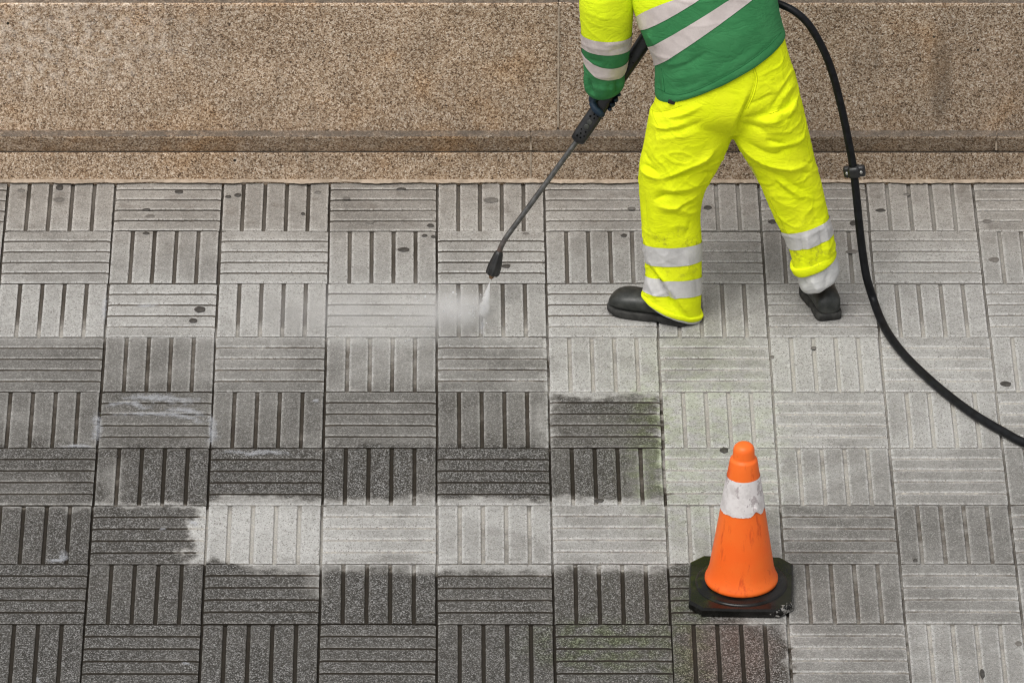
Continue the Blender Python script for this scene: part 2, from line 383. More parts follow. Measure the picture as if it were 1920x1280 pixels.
def tile_mesh(vertical, seed):
    rs = np.random.default_rng(seed); h = TS/2-.0042; nb = 5; gw = .0128; cf = .0035
    span = 2*h; bw = (span-gw*(nb-1))/nb; prof = []             # (offset, z, rim, groove?)
    z0, zg = 0., -.0068
    for i in range(nb):
        a = -h+i*(bw+gw); b = a+bw
        lo = -.014 if i == 0 else zg; hi = -.014 if i == nb-1 else zg
        if i == 0: prof.append((a, lo, .6))
        prof += [(a+.0008, z0-.0028, 1.), (a+cf, z0-.0003, .75), (a+cf+.008, z0, 0.), (b-cf-.008, z0, 0.), (b-cf, z0-.0003, .75), (b-.0008, z0-.0028, 1.)]
        if i < nb-1: prof += [(b+.0016, zg, 0.), (b+gw-.0016, zg, 0.)]
        else: prof.append((b, hi, .6))
    L = 26; V, F, MI, rim = [], [], [], []; np_ = len(prof)
    ph = rs.uniform(0, 50, 3)
    for j in range(L+1):
        s = -h+span*j/L; endf = 0.
        for k, (o, z, rm) in enumerate(prof):
            jit = 0.; zz = z
            if rm >= .75:
                n1 = mnoise.noise(Vector((o*30+ph[0], s*38, ph[1]+k)))
                jit = .0011*n1
                chip = max(0., mnoise.noise(Vector((o*50+ph[2], s*75, k*3.1)))-.42)
                zz -= chip*.006
            e = 1. if j in (0, L) else 0.
            if e and z > -.006: zz -= .0022
            sj = s + (.0006*math.sin(o*190+ph[1]*9) if e else 0)
            p = (o+jit, sj, zz) if vertical else (sj, o+jit, zz)
            V.append(p); rim.append(max(rm, e*.8) if z > -.006 else 0.)
    for j in range(L):
        for k in range(np_-1):
            q = (j*np_+k, j*np_+k+1, (j+1)*np_+k+1, (j+1)*np_+k)
            F.append(q if vertical else q[::-1])
            z1, z2 = prof[k][1], prof[k+1][1]; MI.append(1 if (z1 <= -.005 or z2 <= -.005) else 0)
    for j in (0, L):                                             # end skirts
        base = len(V)
        for k, (o, z, rm) in enumerate(prof):
            s = -h if j == 0 else h
            V.append((o, s, -.0155) if vertical else (s, o, -.0155)); rim.append(0)
        for k in range(np_-1):
            q = (j*np_+k, base+k, base+k+1, j*np_+k+1)
            if (j == 0) != vertical: q = q[::-1]
            F.append(q); MI.append(1)
    me = mesh('paving_tile', V, F, MI)
    at = me.attributes.new('rim', 'FLOAT', 'POINT'); at.data.foreach_set('value', rim)
    me.materials.append(M_TILE); me.materials.append(M_GROOVE); fix_normals(me)
    return me
TV = [tile_mesh(True, 11+i) for i in range(6)]; TH = [tile_mesh(False, 31+i) for i in range(6)]
for r in range(0, 12):
    for c in range(-7, 8):
        vert = (c+r) % 2 == 0
        me = random.choice(TV if vert else TH)
        o = bpy.data.objects.new('paving_tile', me); COL.objects.link(o); o.parent = pavement
        o.location = ((c+.5)*TS+random.gauss(0, .0008), -(r-.5)*TS+random.gauss(0, .0008), random.uniform(-.0016, .001))
        o.rotation_euler = (random.gauss(0, .0022), random.gauss(0, .0022), random.gauss(0, .0022) + (math.pi if random.random() < .5 else 0))

# flattened chewing gum trodden onto the tiles
M_GUM = simple('old_gum', (.035, .032, .029), (.085, .078, .07), 60, .6, .4)
M_GUM2 = simple('faded_gum', (.12, .11, .10), (.20, .185, .165), 70, .7, .3)
GUM = [(112, 352, 9, 6, 0), (110, 374, 12, 5, 1), (336, 360, 10, 4, 0), (282, 406, 11, 4, 1), (275, 393, 9, 2, 0), (428, 369, 7, 3, 0), (446, 366, 8, 4, 0), (568, 401, 5, 3, 0), (596, 361, 8, 3, 1),
       (375, 580, 12, 7, 0), (362, 601, 9, 5, 0), (274, 438, 8, 3, 0), (757, 468, 13, 5, 0), (807, 423, 8, 4, 0), (796, 442, 6, 3, 0), (694, 417, 9, 4, 1), (812, 444, 5, 3, 0), (949, 499, 10, 5, 0), (986, 439, 8, 3, 1),
       (1327, 390, 9, 5, 0), (1448, 416, 9, 5, 0), (1600, 419, 8, 6, 0), (1170, 442, 7, 4, 0), (1598, 472, 15, 4, 1), (1651, 395, 12, 4, 0), (1886, 720, 13, 6, 0), (1864, 487, 12, 6, 1), (1358, 844, 9, 6, 0),
       (1842, 1262, 5, 9, 0), (1910, 1206, 7, 5, 1), (1526, 652, 6, 3, 1), (1448, 669, 5, 3, 1), (1716, 1050, 5, 3, 0), (921, 375, 16, 6, 1), (752, 355, 11, 3, 0), (1184, 391, 10, 3, 1), (1850, 415, 10, 4, 1), (1700, 365, 8, 3, 1), (40, 357, 9, 3, 1), (650, 372, 9, 3, 1), (218, 855, 4, 2, 0), (1124, 938, 10, 4, 0)]
for gx, gy, a, b, kind in GUM:
    c = G(gx, gy); rx = a*.86/512; ry = b*.86/250; n = 22; ph = random.uniform(0, 9)
    V = []; F = []
    for ring, (f, z) in enumerate(((1., -.0006), (.88, .0014), (.5, .0020))):
        for k in range(n):
            t = 2*math.pi*k/n; rr = f*(1+.20*mnoise.noise(Vector((math.cos(t)*1.4+ph, math.sin(t)*1.4, ph))))
            V.append((rx*rr*math.cos(t), ry*rr*math.sin(t), z))
    for ring in range(2):
        for k in range(n): F.append((ring*n+k, ring*n+(k+1) % n, (ring+1)*n+(k+1) % n, (ring+1)*n+k))
    F.append(tuple(range(2*n, 3*n)))
    o = link('gum_spot', mesh('gum_spot', V, F), M_GUM2 if kind else M_GUM, pavement, True); o.location = (c.x, c.y, .0008)

# ------------------------------------------------------------------ granite wall
wall = empty('granite_wall', (0, WY, 0), label='long brown granite wall with a moulded plinth behind the worker', category='wall')
def block(name, x0, x1, y0, y1, z0, z1, mats, bev=.006, nose=0.):
    """granite block with worn arrises; front at y0; top faces take the ledge grime"""
    bm = bmesh.new(); nx = max(2, int((x1-x0)/.05)); prof = []
    h = z1-z0
    if nose:                                     # moulding: rounded lower lip, gently bulging face
        prof = [(y0+nose+.004, z0), (y0+nose*.92, z0+.010), (y0+nose*.66, z0+h*.34), (y0+nose*.30, z0+h*.66), (y0+.001, z1-.012), (y0, z1-.004), (y0+.004, z1-.0005), (y1, z1+.001), (y1, z0)]
        top = {5, 6}
    else:
        prof = [(y0+.002, z0), (y0, z0+.003), (y0, z0+h*.5), (y0, z1-bev), (y0+bev*.3, z1-bev*.3), (y0+bev, z1), (y1, z1+.001), (y1, z0)]
        top = {5}
    rows = []
    for i in range(nx+1):
        x = x0+(x1-x0)*i/nx; e = bev*.8 if i in (0, nx) else 0
        rows.append([bm.verts.new((x, y+(e if k < len(prof)-2 else 0)+.0016*mnoise.noise(Vector((x*9, k*.7, z0*31)))*(k < len(prof)-2), z)) for k, (y, z) in enumerate(prof)])
    n = len(prof)
    for i in range(nx):
        for k in range(n):
            f = bm.faces.new((rows[i][k], rows[i+1][k], rows[i+1][(k+1) % n], rows[i][(k+1) % n]))
            f.material_index = 1 if k in top else 0
    bm.faces.new(rows[0]); bm.faces.new(rows[-1])
    bmesh.ops.recalc_face_normals(bm, faces=bm.faces)
    o = link(name, bm_mesh(name, bm), mats, wall); o.matrix_parent_inverse = Matrix.Translation((0, -WY, 0)); return o
zP = P(960, 287, WY).z; zB = P(960, 255, WY-.026).z; 
YF = G(960, 245, zB).y                      # main face
zF = P(960, 8, YF).z
jp = P(995, 300, WY).x; jb = P(1868, 270, WY).x; jf = P(1047, 120, YF).x; GAP = .004
def course(name, joints, y0, y1, z0, z1, mats, **kw):
    for a, b in zip(joints[:-1], joints[1:]): block(name, a+GAP/2, b-GAP/2, y0+random.uniform(0, .003), y1, z0, z1, mats, **kw)
course('plinth_block', [-4.2, -2.3, jp, 2.35, 4.4], WY, WY+.3, -.05, zP-.003, [M_GRANITE, M_LEDGE])
course('moulding_block', [-4.2, -2.05, jp, jb, 4.4], WY-.026, WY+.3, zP, zB, [M_GRANITE_W, M_LEDGE], nose=.034)
course('face_block', [-4.2, -2.45, jf, 2.9, 4.4], YF, YF+.28, zB-.004, zF, [M_GRANITE, M_LEDGE], bev=.008)
course('upper_block', [-4.2, -1.7, .9, 3.2, 4.4], YF+.07, YF+.27, zF+.003, zF+.5, [M_GRANITE, M_LEDGE], bev=.01)
# mortar in the joints
mj = bmesh.new()
for x, y, z0, z1 in ((jp, WY+.0035, 0, zP), (jp, WY-.004, zP+.012, zB-.006), (jb, WY-.004, zP+.012, zB-.006), (jf, YF+.004, zB+.01, zF-.012), (-2.45, YF+.004, zB+.01, zF-.012), (2.9, YF+.004, zB+.01, zF-.012), (-2.3, WY+.0035, 0, zP), (2.35, WY+.0035, 0, zP)):
    add_box(mj, (x, y+.02, (z0+z1)/2), (GAP+.003, .04, z1-z0-.004))
o = link('joint_mortar', bm_mesh('joint_mortar', mj), M_MORTAR, wall); o.matrix_parent_inverse = Matrix.Translation((0, -WY, 0))
# pale ragged mortar bead where the wall meets the paving
V, F = [], []; n = 700
for i in range(n+1):
    x = -4+8.4*i/n; k = mnoise.noise(Vector((x*7, 3, 0)))+.5*mnoise.noise(Vector((x*23, 1, 0)))+.35*mnoise.noise(Vector((x*70, 1, 5)))
    y = WY-.012-.014*k; zt = .013+.004*mnoise.noise(Vector((x*30, 9, 0)))
    V += [(x, y+.004, .007+.002*k), (x, y, .0095), (x, y+.004, zt), (x, WY+.004, zt+.004), (x, WY+.004, .0035)]
for i in range(n):
    for k in range(4): F.append((i*5+k, i*5+k+1, (i+1)*5+k+1, (i+1)*5+k))
    F.append((i*5+4, i*5, (i+1)*5, (i+1)*5+4))
o = link('mortar_bead', fix_normals(mesh('mortar_bead', V, F)), M_MORTAR, wall); o.matrix_parent_inverse = Matrix.Translation((0, -WY, 0))

# ------------------------------------------------------------------ materials: clothing, kit
def cloth(name, col, col2, weave=900, dirt=0., rough=.9, sheen=0.):
    N = NT(name); pos = N.pos(); p = N.sep(pos)
    c = N.mix(N.smooth(N.noise(pos, 9, 4, .6), .35, .65), col, col2)
    if dirt:
        zf = N.math('MULTIPLY', N.smooth(p[2], .48, .34), N.smooth(p[2], .16, .26))
        sp = N.math('MULTIPLY', N.smooth(N.noise(pos, 26, 6, .75), .50, .72), zf)
        fl = N.math('MULTIPLY', N.smooth(N.voro(pos, 55., out='Distance'), .12, .07), N.smooth(N.noise(pos, 12, 2), .52, .62))
        c = N.mix(N.math('MULTIPLY', sp, dirt), c, (.20, .17, .04)); c = N.mix(N.math('MULTIPLY', fl, .25), c, (.25, .22, .04))
    wv = N.math('ADD', N.math('SINE', N.math('MULTIPLY', p[0], weave*2.2)), N.math('SINE', N.math('MULTIPLY', p[2], weave*2.2)))
    cr = N.math('ABSOLUTE', N.math('SUBTRACT', N.noise(N.vadd(pos, (1, 1, 1.7), 'MULTIPLY'), 11, 4, .6, dist=.7), .5))
    nr = N.bump(N.math('SQRT', cr), .30, .012); nr = N.bump(wv, .12, .0006, nr)
    return N.bsdf(c, rough, nr, spec=.25, sheen=sheen)
M_YEL = cloth('fluorescent_yellow_cloth', (.80, .905, .006), (.865, .95, .012), dirt=.6)
M_YELJ = cloth('fluorescent_yellow_knit', (.80, .97, .012), (.84, .99, .016))
M_GRN = cloth('green_knit', (.040, .215, .075), (.052, .245, .090))
M_LIN = cloth('grey_lining', (.52, .52, .51), (.60, .60, .585))
def refl(name, c1, c2):
    N = NT(name); pos = N.pos()
    c = N.mix(N.smooth(N.noise(pos, 14, 5, .65), .35, .68), c1, c2)
    h = N.noise(N.vadd(pos, (1, 1, .6), 'MULTIPLY'), 45, 4, .6)
    return N.bsdf(c, .48, N.bump(h, .5, .004), metal=.15, spec=.4)
M_REF = refl('silver_reflective_tape', (.56, .55, .54), (.68, .67, .66)); M_REFP = refl('pinkish_reflective_tape', (.62, .545, .52), (.74, .66, .63))
M_RUB = simple('black_rubber', (.012, .012, .012), (.03, .03, .029), 30, .45, .5, bump=.15)
M_PLA = simple('black_plastic', (.012, .012, .013), (.022, .022, .023), 60, .38, .5, bump=.1)
M_GLV = simple('navy_glove', (.006, .018, .036), (.012, .032, .058), 60, .6, .4, bump=.3)
M_HOSE = simple('hose_rubber', (.005, .005, .006), (.011, .012, .014), 40, .45, .2, bump=.1)
M_SKIN = simple('skin', (.52, .31, .22), (.58, .36, .26), 20, .55, .4)
M_HAIR = simple('dark_hair', (.02, .014, .01), (.05, .035, .025), 90, .6, .3, bump=.8)
M_EYE = simple('eye_white', (.7, .69, .67), (.75, .74, .72), 20, .2, .5); M_IRIS = simple('iris', (.03, .018, .01), (.05, .03, .02), 50, .2, .5)
def shoe_mat():
    N = NT('boot_rubber'); pos = N.pos()
    c = N.mix(N.smooth(N.noise(pos, 30, 4, .6), .35, .7), (.016, .018, .016), (.045, .047, .042))
    dr = N.smooth(N.voro(pos, 240., out='Distance'), .16, .10)
    c = N.mix(N.math('MULTIPLY', dr, .25), c, (.22, .22, .21))
    return N.bsdf(c, N.lin(N.noise(pos, 40, 3), .3, .7, .36, .6), N.bump(N.noise(pos, 120, 3), .2, .002), spec=.5)
M_SHOE = shoe_mat(); M_SOLE = simple('boot_sole', (.02, .02, .019), (.05, .049, .045), 40, .75, .3, bump=.5)
def lance_mat():
    N = NT('lance_steel'); pos = N.pos(); z = N.sep(pos)[2]
    ru = N.math('MULTIPLY', N.smooth(z, .30, .17), N.smooth(N.noise(pos, 45, 4, .7), .30, .62))
    c = N.mix(N.smooth(N.noise(pos, 60, 4), .35, .7), (.11, .108, .105), (.19, .187, .18)); c = N.mix(ru, c, (.10, .042, .018))
    return N.bsdf(c, N.mixf(ru, .42, .85), N.bump(N.noise(pos, 200, 3), .2, .001), metal=N.mixf(ru, .7, 0.))
M_STEEL = lance_mat(); M_BRASS = simple('worn_brass', (.16, .085, .04), (.28, .17, .09), 200, .5, .5, .6)
M_BOLT = simple('bolt_zinc', (.34, .34, .33), (.5, .5, .49), 100, .4, .5, .8)

# ------------------------------------------------------------------ the worker
YH = -.64
person = empty('person', (P(1370, 560, -.66).x, -.66, 0), label='worker in yellow trousers and green jacket, back turned, holding a pressure washer lance', category='person')
PINV = Matrix.Translation((-person.location.x, .66, 0))
def part(name, me, mat, parent=person, smooth=True):
    o = link(name, me, mat, parent, smooth)
    o.matrix_parent_inverse = PINV if parent is person else Matrix.Identity(4)
    return o
def ring(xl, yl, xr, yr, Y, b, tf=0., dy=0.):
    L = P(xl, yl, Y); Rr = P(xr, yr, Y+dy); return ((L+Rr)/2, (Rr-L)/2, Vector((0, b, b*tf)))
pel = [ring(1243, 100, 1462, 22, -.615, .115), ring(1229, 180, 1476, 90, -.63, .138), ring(1218, 216, 1494, 152, -.638, .142), ring(1216, 238, 1500, 192, -.638, .115), ring(1232, 254, 1490, 224, -.636, .075)]
legL = [ring(1218, 205, 1385, 190, -.637, .128), ring(1208, 262, 1374, 252, -.64, .122), ring(1199, 308, 1350, 308, -.645, .110), ring(1198, 345, 1326, 347, -.65, .098), ring(1201, 398, 1314, 396, -.655, .086),
        ring(1205, 450, 1316, 450, -.66, .080), ring(1210, 500, 1316, 506, -.662, .078), ring(1208, 535, 1315, 552, -.662, .080), ring(1203, 549, 1314, 590, -.662, .084)]
legR = [ring(1366, 205, 1500, 178, -.637, .128), ring(1377, 262, 1517, 250, -.635, .120), ring(1407, 308, 1529, 303, -.632, .106), ring(1427, 350, 1541, 345, -.632, .096), ring(1452, 408, 1553, 398, -.635, .086),
        ring(1474, 452, 1561, 436, -.64, .080), ring(1488, 500, 1567, 470, -.643, .076)]
def dens(rings, k=4):                           # smooth the ring list
    C = catmull([r[0] for r in rings], k); A = catmull([r[1] for r in rings], k); B = catmull([r[2] for r in rings], k)
    return list(zip(C, A, B))
tro = remesh('trousers', merge(loft_data(dens(pel)), loft_data(dens(legL)), loft_data(dens(legR))), .0048, 9)
TF = [  # creases of the trousers: pocket, seat, back seam, thigh, knee, hem
    ([(1218, 203), (1229, 209), (1252, 207), (1277, 198)], 2.6, -3.), ([(1231, 215), (1252, 221), (1284, 214), (1323, 195)], 6, 6), ([(1226, 222), (1250, 229), (1284, 223), (1316, 208)], 5, -3), ([(1218, 229), (1241, 240), (1268, 237), (1290, 229)], 5, 6),
    ([(1230, 247), (1262, 246), (1290, 240), (1323, 226)], 6, -6), ([(1222, 262), (1262, 258), (1300, 246)], 8, 4), ([(1410, 122), (1416, 150), (1408, 180), (1397, 205)], 2.6, -3.5), ([(1408, 178), (1397, 205), (1385, 235), (1374, 262)], 4.5, -11), ([(1402, 172), (1388, 205), (1374, 235), (1366, 256)], 8, 6),
    ([(1437, 216), (1462, 178), (1490, 138)], 3, -3.5), ([(1445, 218), (1470, 182), (1492, 150)], 4, 3.5), ([(1466, 220), (1480, 193), (1492, 165)], 3.5, -4), ([(1474, 226), (1489, 195), (1500, 172)], 4, 4), ([(1450, 176), (1425, 188), (1402, 198)], 4, -4), ([(1389, 226), (1425, 216), (1437, 211)], 4.5, -6), ([(1381, 234), (1417, 240), (1440, 250)], 5.5, -9),
    ([(1422, 230), (1446, 229), (1469, 223)], 6, 7), ([(1472, 227), (1484, 219), (1492, 209)], 4, -5), ([(1435, 214), (1450, 211), (1463, 206)], 4, 5), ([(1494, 178), (1502, 205), (1512, 230)], 3.5, -4),
    ([(1236, 337), (1262, 327), (1289, 314), (1320, 299), (1346, 274)], 5, 10), ([(1243, 344), (1274, 330), (1314, 317), (1338, 300)], 5, -9), ([(1199, 314), (1216, 327), (1240, 336)], 5, 9), ([(1203, 306), (1225, 320), (1238, 330)], 4.5, -8), ([(1206, 280), (1212, 296), (1224, 308)], 4, -5), ([(1315, 326), (1330, 324), (1344, 321)], 4, -6),
    ([(1240, 354), (1270, 356), (1300, 349), (1320, 338)], 7, 7), ([(1225, 375), (1250, 367), (1290, 367)], 4.5, -11), ([(1226, 384), (1250, 389), (1270, 388), (1297, 371), (1318, 354)], 5, 9), ([(1270, 391), (1290, 380), (1308, 368)], 3.6, -8), ([(1274, 393), (1296, 399), (1312, 390)], 5, 4), ([(1207, 360), (1209, 395), (1214, 440)], 5, -4), ([(1222, 395), (1228, 420), (1230, 450)], 7, 3),
    ([(1240, 404), (1262, 402), (1288, 410)], 6, -4), ([(1250, 428), (1275, 422), (1300, 430)], 7, 3), ([(1282, 446), (1290, 430), (1294, 412)], 5, -3),
    ([(1377, 258), (1403, 286), (1437, 307), (1480, 316), (1506, 310), (1521, 294)], 5.5, 9), ([(1396, 264), (1429, 286), (1456, 291), (1472, 281), (1500, 273)], 6, -9), ([(1434, 263), (1455, 268), (1477, 271)], 3.6, -7), ([(1440, 276), (1470, 273), (1500, 262), (1516, 248)], 5, 5), ([(1392, 288), (1414, 311), (1446, 326), (1484, 337)], 7, -6), ([(1500, 321), (1510, 324), (1521, 322)], 3, -6), ([(1506, 300), (1516, 306), (1526, 302)], 3, -4),
    ([(1456, 336), (1484, 357), (1508, 372)], 5, 6), ([(1470, 335), (1490, 348), (1513, 360)], 4.5, -6), ([(1448, 330), (1462, 350), (1496, 376)], 4.5, -5), ([(1440, 352), (1462, 378), (1500, 392)], 8, 4), ([(1376, 264), (1416, 335), (1456, 404), (1480, 458)], 2.4, -2.5), ([(1500, 395), (1530, 388), (1546, 376)], 7, 3), ([(1520, 372), (1528, 405), (1535, 425)], 6, -3),
    ([(1216, 487), (1243, 521), (1260, 546), (1277, 573), (1296, 597)], 4.5, 10), ([(1206, 490), (1230, 520), (1247, 547), (1262, 572), (1280, 594)], 4.5, -12), ([(1213, 520), (1224, 545), (1236, 566)], 5, 5), ([(1300, 505), (1306, 535), (1306, 565)], 6, -3), ([(1285, 470), (1290, 490), (1288, 515)], 7, 3),
    ([(1500, 438), (1504, 470), (1508, 500)], 3.5, -5), ([(1512, 436), (1516, 465), (1520, 495)], 5, 5), ([(1535, 428), (1541, 455), (1544, 482)], 3.5, -5), ([(1546, 425), (1551, 450), (1553, 475)], 4, 4)]
fold(tro, TF, [((6, 6, 4), 1.2), ((18, 18, 12), .6)], 0, [((9, 4, 14), 3.2), ((15, -7, 20), 1.6)])
trousers = part('trousers', tro, M_YEL)
ttree = bvh(tro)
def leg_only(me, left):                         # split so that a band goes round one leg only
    x0 = P(1390, 420, -.64).x
    return cut_band(me, [(Vector((x0, 0, 0)), Vector((1 if left else -1, 0, 0)))], 0)
tL, tR = leg_only(tro, True), leg_only(tro, False)
M_SEAM = simple('seam_thread', (.56, .62, .006), (.66, .72, .01), 60, .9, .1); M_SEAMG = simple('green_seam_thread', (.024, .14, .05), (.03, .165, .06), 60, .9, .1)
def seam(tree, pts, mat, parent, r=.0015):
    cl = catmull([Vector((x, y, 0)) for x, y in pts], 12); q = [hit(tree, c.x, c.y) for c in cl]; q = [a for a in q if a is not None]
    if len(q) > 3: part('seam', fix_normals(mesh('seam', *tube_data([a+Vector(TOCAM)*.0004 for a in q], r, 6))), mat, parent)
for pts in ([(1411, 128), (1416, 150), (1409, 180), (1398, 205)], [(1415, 126), (1420, 150), (1413, 180), (1402, 204)], [(1218, 203), (1229, 209), (1252, 207), (1278, 198)], [(1384, 272), (1418, 333), (1458, 402), (1482, 452)], [(1223, 206), (1226, 220), (1234, 236)], [(1492, 145), (1500, 180), (1509, 220), (1513, 262), (1519, 300)]):
    seam(ttree, pts, M_SEAM, trousers, .0013)
def band_from_px(name, src, tree, up3, lo3, mat, parent, off=.0022, fb=-.68):
    pu = plane3(*[hit(tree, *q, P(*q, fb)) for q in up3], Vector((0, 0, 1)))
    pl = plane3(*[hit(tree, *q, P(*q, fb)) for q in lo3], Vector((0, 0, 1)))
    me = cut_band(src, [(pu[0], pu[1]), (pl[0], -pl[1])], off, name=name)
    return part(name, me, mat, parent)
def hplane(px, py, Y, nx=0., ny=0.): return P(px, py, Y), Vector((nx, ny, 1)).normalized()
def band_pl(name, src, up, lo, mat, parent, off=.0024):
    me = cut_band(src, [(up[0], up[1]), (lo[0], -lo[1])], off, name=name); return part(name, me, mat, parent)
# left leg: two tapes; right leg: one
band_pl('reflective_band', tL, hplane(1260, 453, -.66, -.03, .22), hplane(1260, 487, -.66, -.05, .20), M_REF, trousers)
band_pl('reflective_band', tL, hplane(1262, 516, -.662, .02, .25), hplane(1262, 547, -.662, .06, .25), M_REF, trousers)
band_pl('reflective_band', tR, hplane(1514, 417, -.637, -.30, .16), hplane(1517, 450, -.638, -.34, .16), M_REF, trousers)
# turned-up hems
def hem_ring(name, r, h, thick, mat, parent, flare=1.03):
    c, a, b = r; n = a.cross(b).normalized(); n = n if n.z > 0 else -n; rr = []
    for s, f in ((0, flare), (.15, flare+thick*6), (.85, flare+thick*5), (1, flare), (1, .90), (0, .90)):
        rr.append((c+n*h*s, a*f, b*f))
    V, F = loft_data(rr, 64, False); k = 64; m0 = 5*k
    F += [(m0+i, m0+(i+1) % k, (i+1) % k, i) for i in range(k)]
    me = fix_normals(mesh(name, V, F))
    set_co(me, get_co(me)+np.array([[.0022*mnoise.noise(Vector(v)*24+Vector((1, 2, 3))) for _ in range(3)] for v in get_co(me)]))
    return part(name, me, mat, parent)
hem_ring('hem', ring(1204, 553, 1314, 594, -.662, .086), .016, .003, M_YEL, trousers)
hem_ring('hem_lining', ring(1206, 557, 1314, 599, -.662, .083), .012, .002, M_LIN, trousers, 1.0)
hem_ring('turned_up_cuff', ring(1489, 510, 1567, 478, -.643, .077), .034, .006, M_YEL, trousers, 1.03)
lin = [ring(1492, 506, 1568, 474, -.643, .072), ring(1495, 520, 1571, 490, -.645, .073), ring(1499, 536, 1574, 508, -.648, .072), ring(1508, 545, 1570, 518, -.65, .066)]
lm_ = remesh('trouser_lining', loft_data(dens(lin, 5)), .005, 3); fold(lm_, [(1520, 520, 1540, 548, 5, 6), (1505, 515, 1512, 538, 4, -4), (1556, 508, 1548, 540, 4, -4)], [((28, 28, 28), 3.)])
part('inner_lining', lm_, M_LIN, trousers)
# shoes
def shoe(heel, toe, L=None, up=.095):
    ax = (toe-heel); L = ax.length; ax.normalize(); sd = Vector((-ax.y, ax.x, 0)); Z = Vector((0, 0, 1))
    pr = [(0, .020, .030, .050), (.02, .039, .022, .082), (.10, .047, .02, .100), (.25, .048, .02, .108), (.42, .050, .02, .104), (.58, .056, .02, .096), (.72, .061, .02, .094), (.85, .060, .02, .090), (.94, .047, .02, .074), (.985, .031, .022, .056), (1., .012, .028, .040)]
    V, F = [], []; n = 28
    for t, hw, z0, z1 in catmull([Vector((a, b, c)) for a, b, c, d in pr], 1) and pr:
        for k in range(n):
            a = 2*math.pi*k/n; cx, sy = math.cos(a), math.sin(a)
            x = math.copysign(abs(cx)**.75, cx)*hw*(1 if sy < 0 else 1-.22*sy*sy); zz = (z0+z1)/2+math.copysign(abs(sy)**.8, sy)*(z1-z0)/2
            V.append(heel+ax*L*t+sd*x+Z*zz)
    for i in range(len(pr)-1):
        for k in range(n): F.append((i*n+k, i*n+(k+1) % n, (i+1)*n+(k+1) % n, (i+1)*n+k))
    F += [tuple(range(n)), tuple(range((len(pr)-1)*n, len(pr)*n))]
    s = part('shoe', fix_normals(mesh('shoe', V, F)), M_SHOE)
    sm = s.modifiers.new('s', 'SUBSURF'); sm.levels = sm.render_levels = 2
    # welted sole with a heel block
    out = []; 
    for side in (1, -1):
        seq = pr if side == 1 else pr[::-1]
        fine_ = catmull([Vector((a[0], a[1], 0)) for a in pr], 4); fine_ = fine_ if side == 1 else fine_[::-1]
        for v in fine_: out.append((v.x, side*(v.y+.0018)))
    V, F = [], []; n = len(out)
    for z, f in ((.001, .97), (.004, 1.), (.024, 1.), (.028, .97)):
        for t, x in out:
            zz = z+(.006 if (z < .01 and .30 < t < .42) else 0)+(max(0, t-.8)*.05 if z < .01 else max(0, t-.8)*.02)
            V.append(heel+ax*(L*(.5+(t-.5)*(1.02*f)))+sd*x*f+Z*zz)
    for j in range(3):
        for k in range(n): F.append((j*n+k, j*n+(k+1) % n, (j+1)*n+(k+1) % n, (j+1)*n+k))
    F += [tuple(range(n)), tuple(range(3*n, 4*n))]
    part('sole', fix_normals(mesh('sole', V, F)), M_SOLE, s)
    return s
hl = G(1292, 604); tl = G(1143, 577); shoe(hl, tl)
hr = G(1556, 601); tr = G(1524, 540); shoe(hr, tr)

# jacket: torso, split in green and yellow
tor = [ring(1232, 182, 1470, 72, -.625, .150), ring(1228, 172, 1473, 64, -.625, .156), ring(1226, 115, 1465, 35, -.62, .152), ring(1207, 72, 1457, -2, -.612, .150), ring(1192, 35, 1450, -40, -.60, .150),
       ring(1180, -10, 1444, -75, -.585, .150), ring(1180, -50, 1428, -108, -.565, .135), ring(1228, -85, 1385, -128, -.545, .095), ring(1262, -98, 1356, -132, -.535, .070), ring(1268, -112, 1352, -142, -.53, .066)]
tj = remesh('jacket', loft_data(dens(tor, 5), 64), .005, 5)
JF = [(1262, 128, 1330, 96, 7, -5), (1240, 120, 1300, 112, 7, 4), (1240, 150, 1360, 118, 12, 3.5), (1250, 168, 1320, 150, 8, -2.5), (1300, 140, 1440, 70, 12, -2.5), (1232, 122, 1240, 175, 5, -4), (1245, 130, 1246, 180, 4, 3),
      ([(1232, 168), (1262, 178), (1300, 171), (1350, 148), (1400, 119), (1440, 88), (1466, 60)], 2.2, -2.6), (1215, 60, 1235, 88, 6, 5), (1226, 100, 1262, 108, 5, 4), (1330, 80, 1440, 40, 14, 2)]
fold(tj, JF, [((8, 8, 7), 4.), ((20, 20, 18), 1.0)], 1, [((7, 6, 12), 2.0)])
jt = bvh(tj)
PL = lambda a, b, c: plane3(hit(jt, *a), hit(jt, *b), hit(jt, *c), Vector((-.3, 0, 1)))
up_hi = PL((1200, 27), (1232, 12), (1262, 1)); up_lo = PL((1207, 56), (1252, 36), (1310, 1))
lo_hi = PL((1232, 82), (1300, 43), (1366, 1)); lo_lo = PL((1262, 106), (1330, 60), (1408, 2))
def mid(a, b): return ((a[0]+b[0])/2, (a[1]+b[1]).normalized())
um = mid(up_hi, up_lo)
def tilt_fix(pl):                                # keep the planes close to the torso cross-section
    n = pl[1].copy(); return pl[0], n
jm = cut_band(tj, [(um[0], um[1])], 0, name='jacket')
jacket = part('jacket', jm, M_GRN)
part('yellow_panel', cut_band(tj, [(um[0], -um[1])], 0, name='yellow_panel'), M_YELJ, jacket)
part('reflective_band', cut_band(tj, [(up_hi[0], up_hi[1]), (up_lo[0], -up_lo[1])], .0022, name='reflective_band'), M_REFP, jacket)
part('reflective_band', cut_band(tj, [(lo_hi[0], lo_hi[1]), (lo_lo[0], -lo_lo[1])], .0022, name='reflective_band'), M_REFP, jacket)
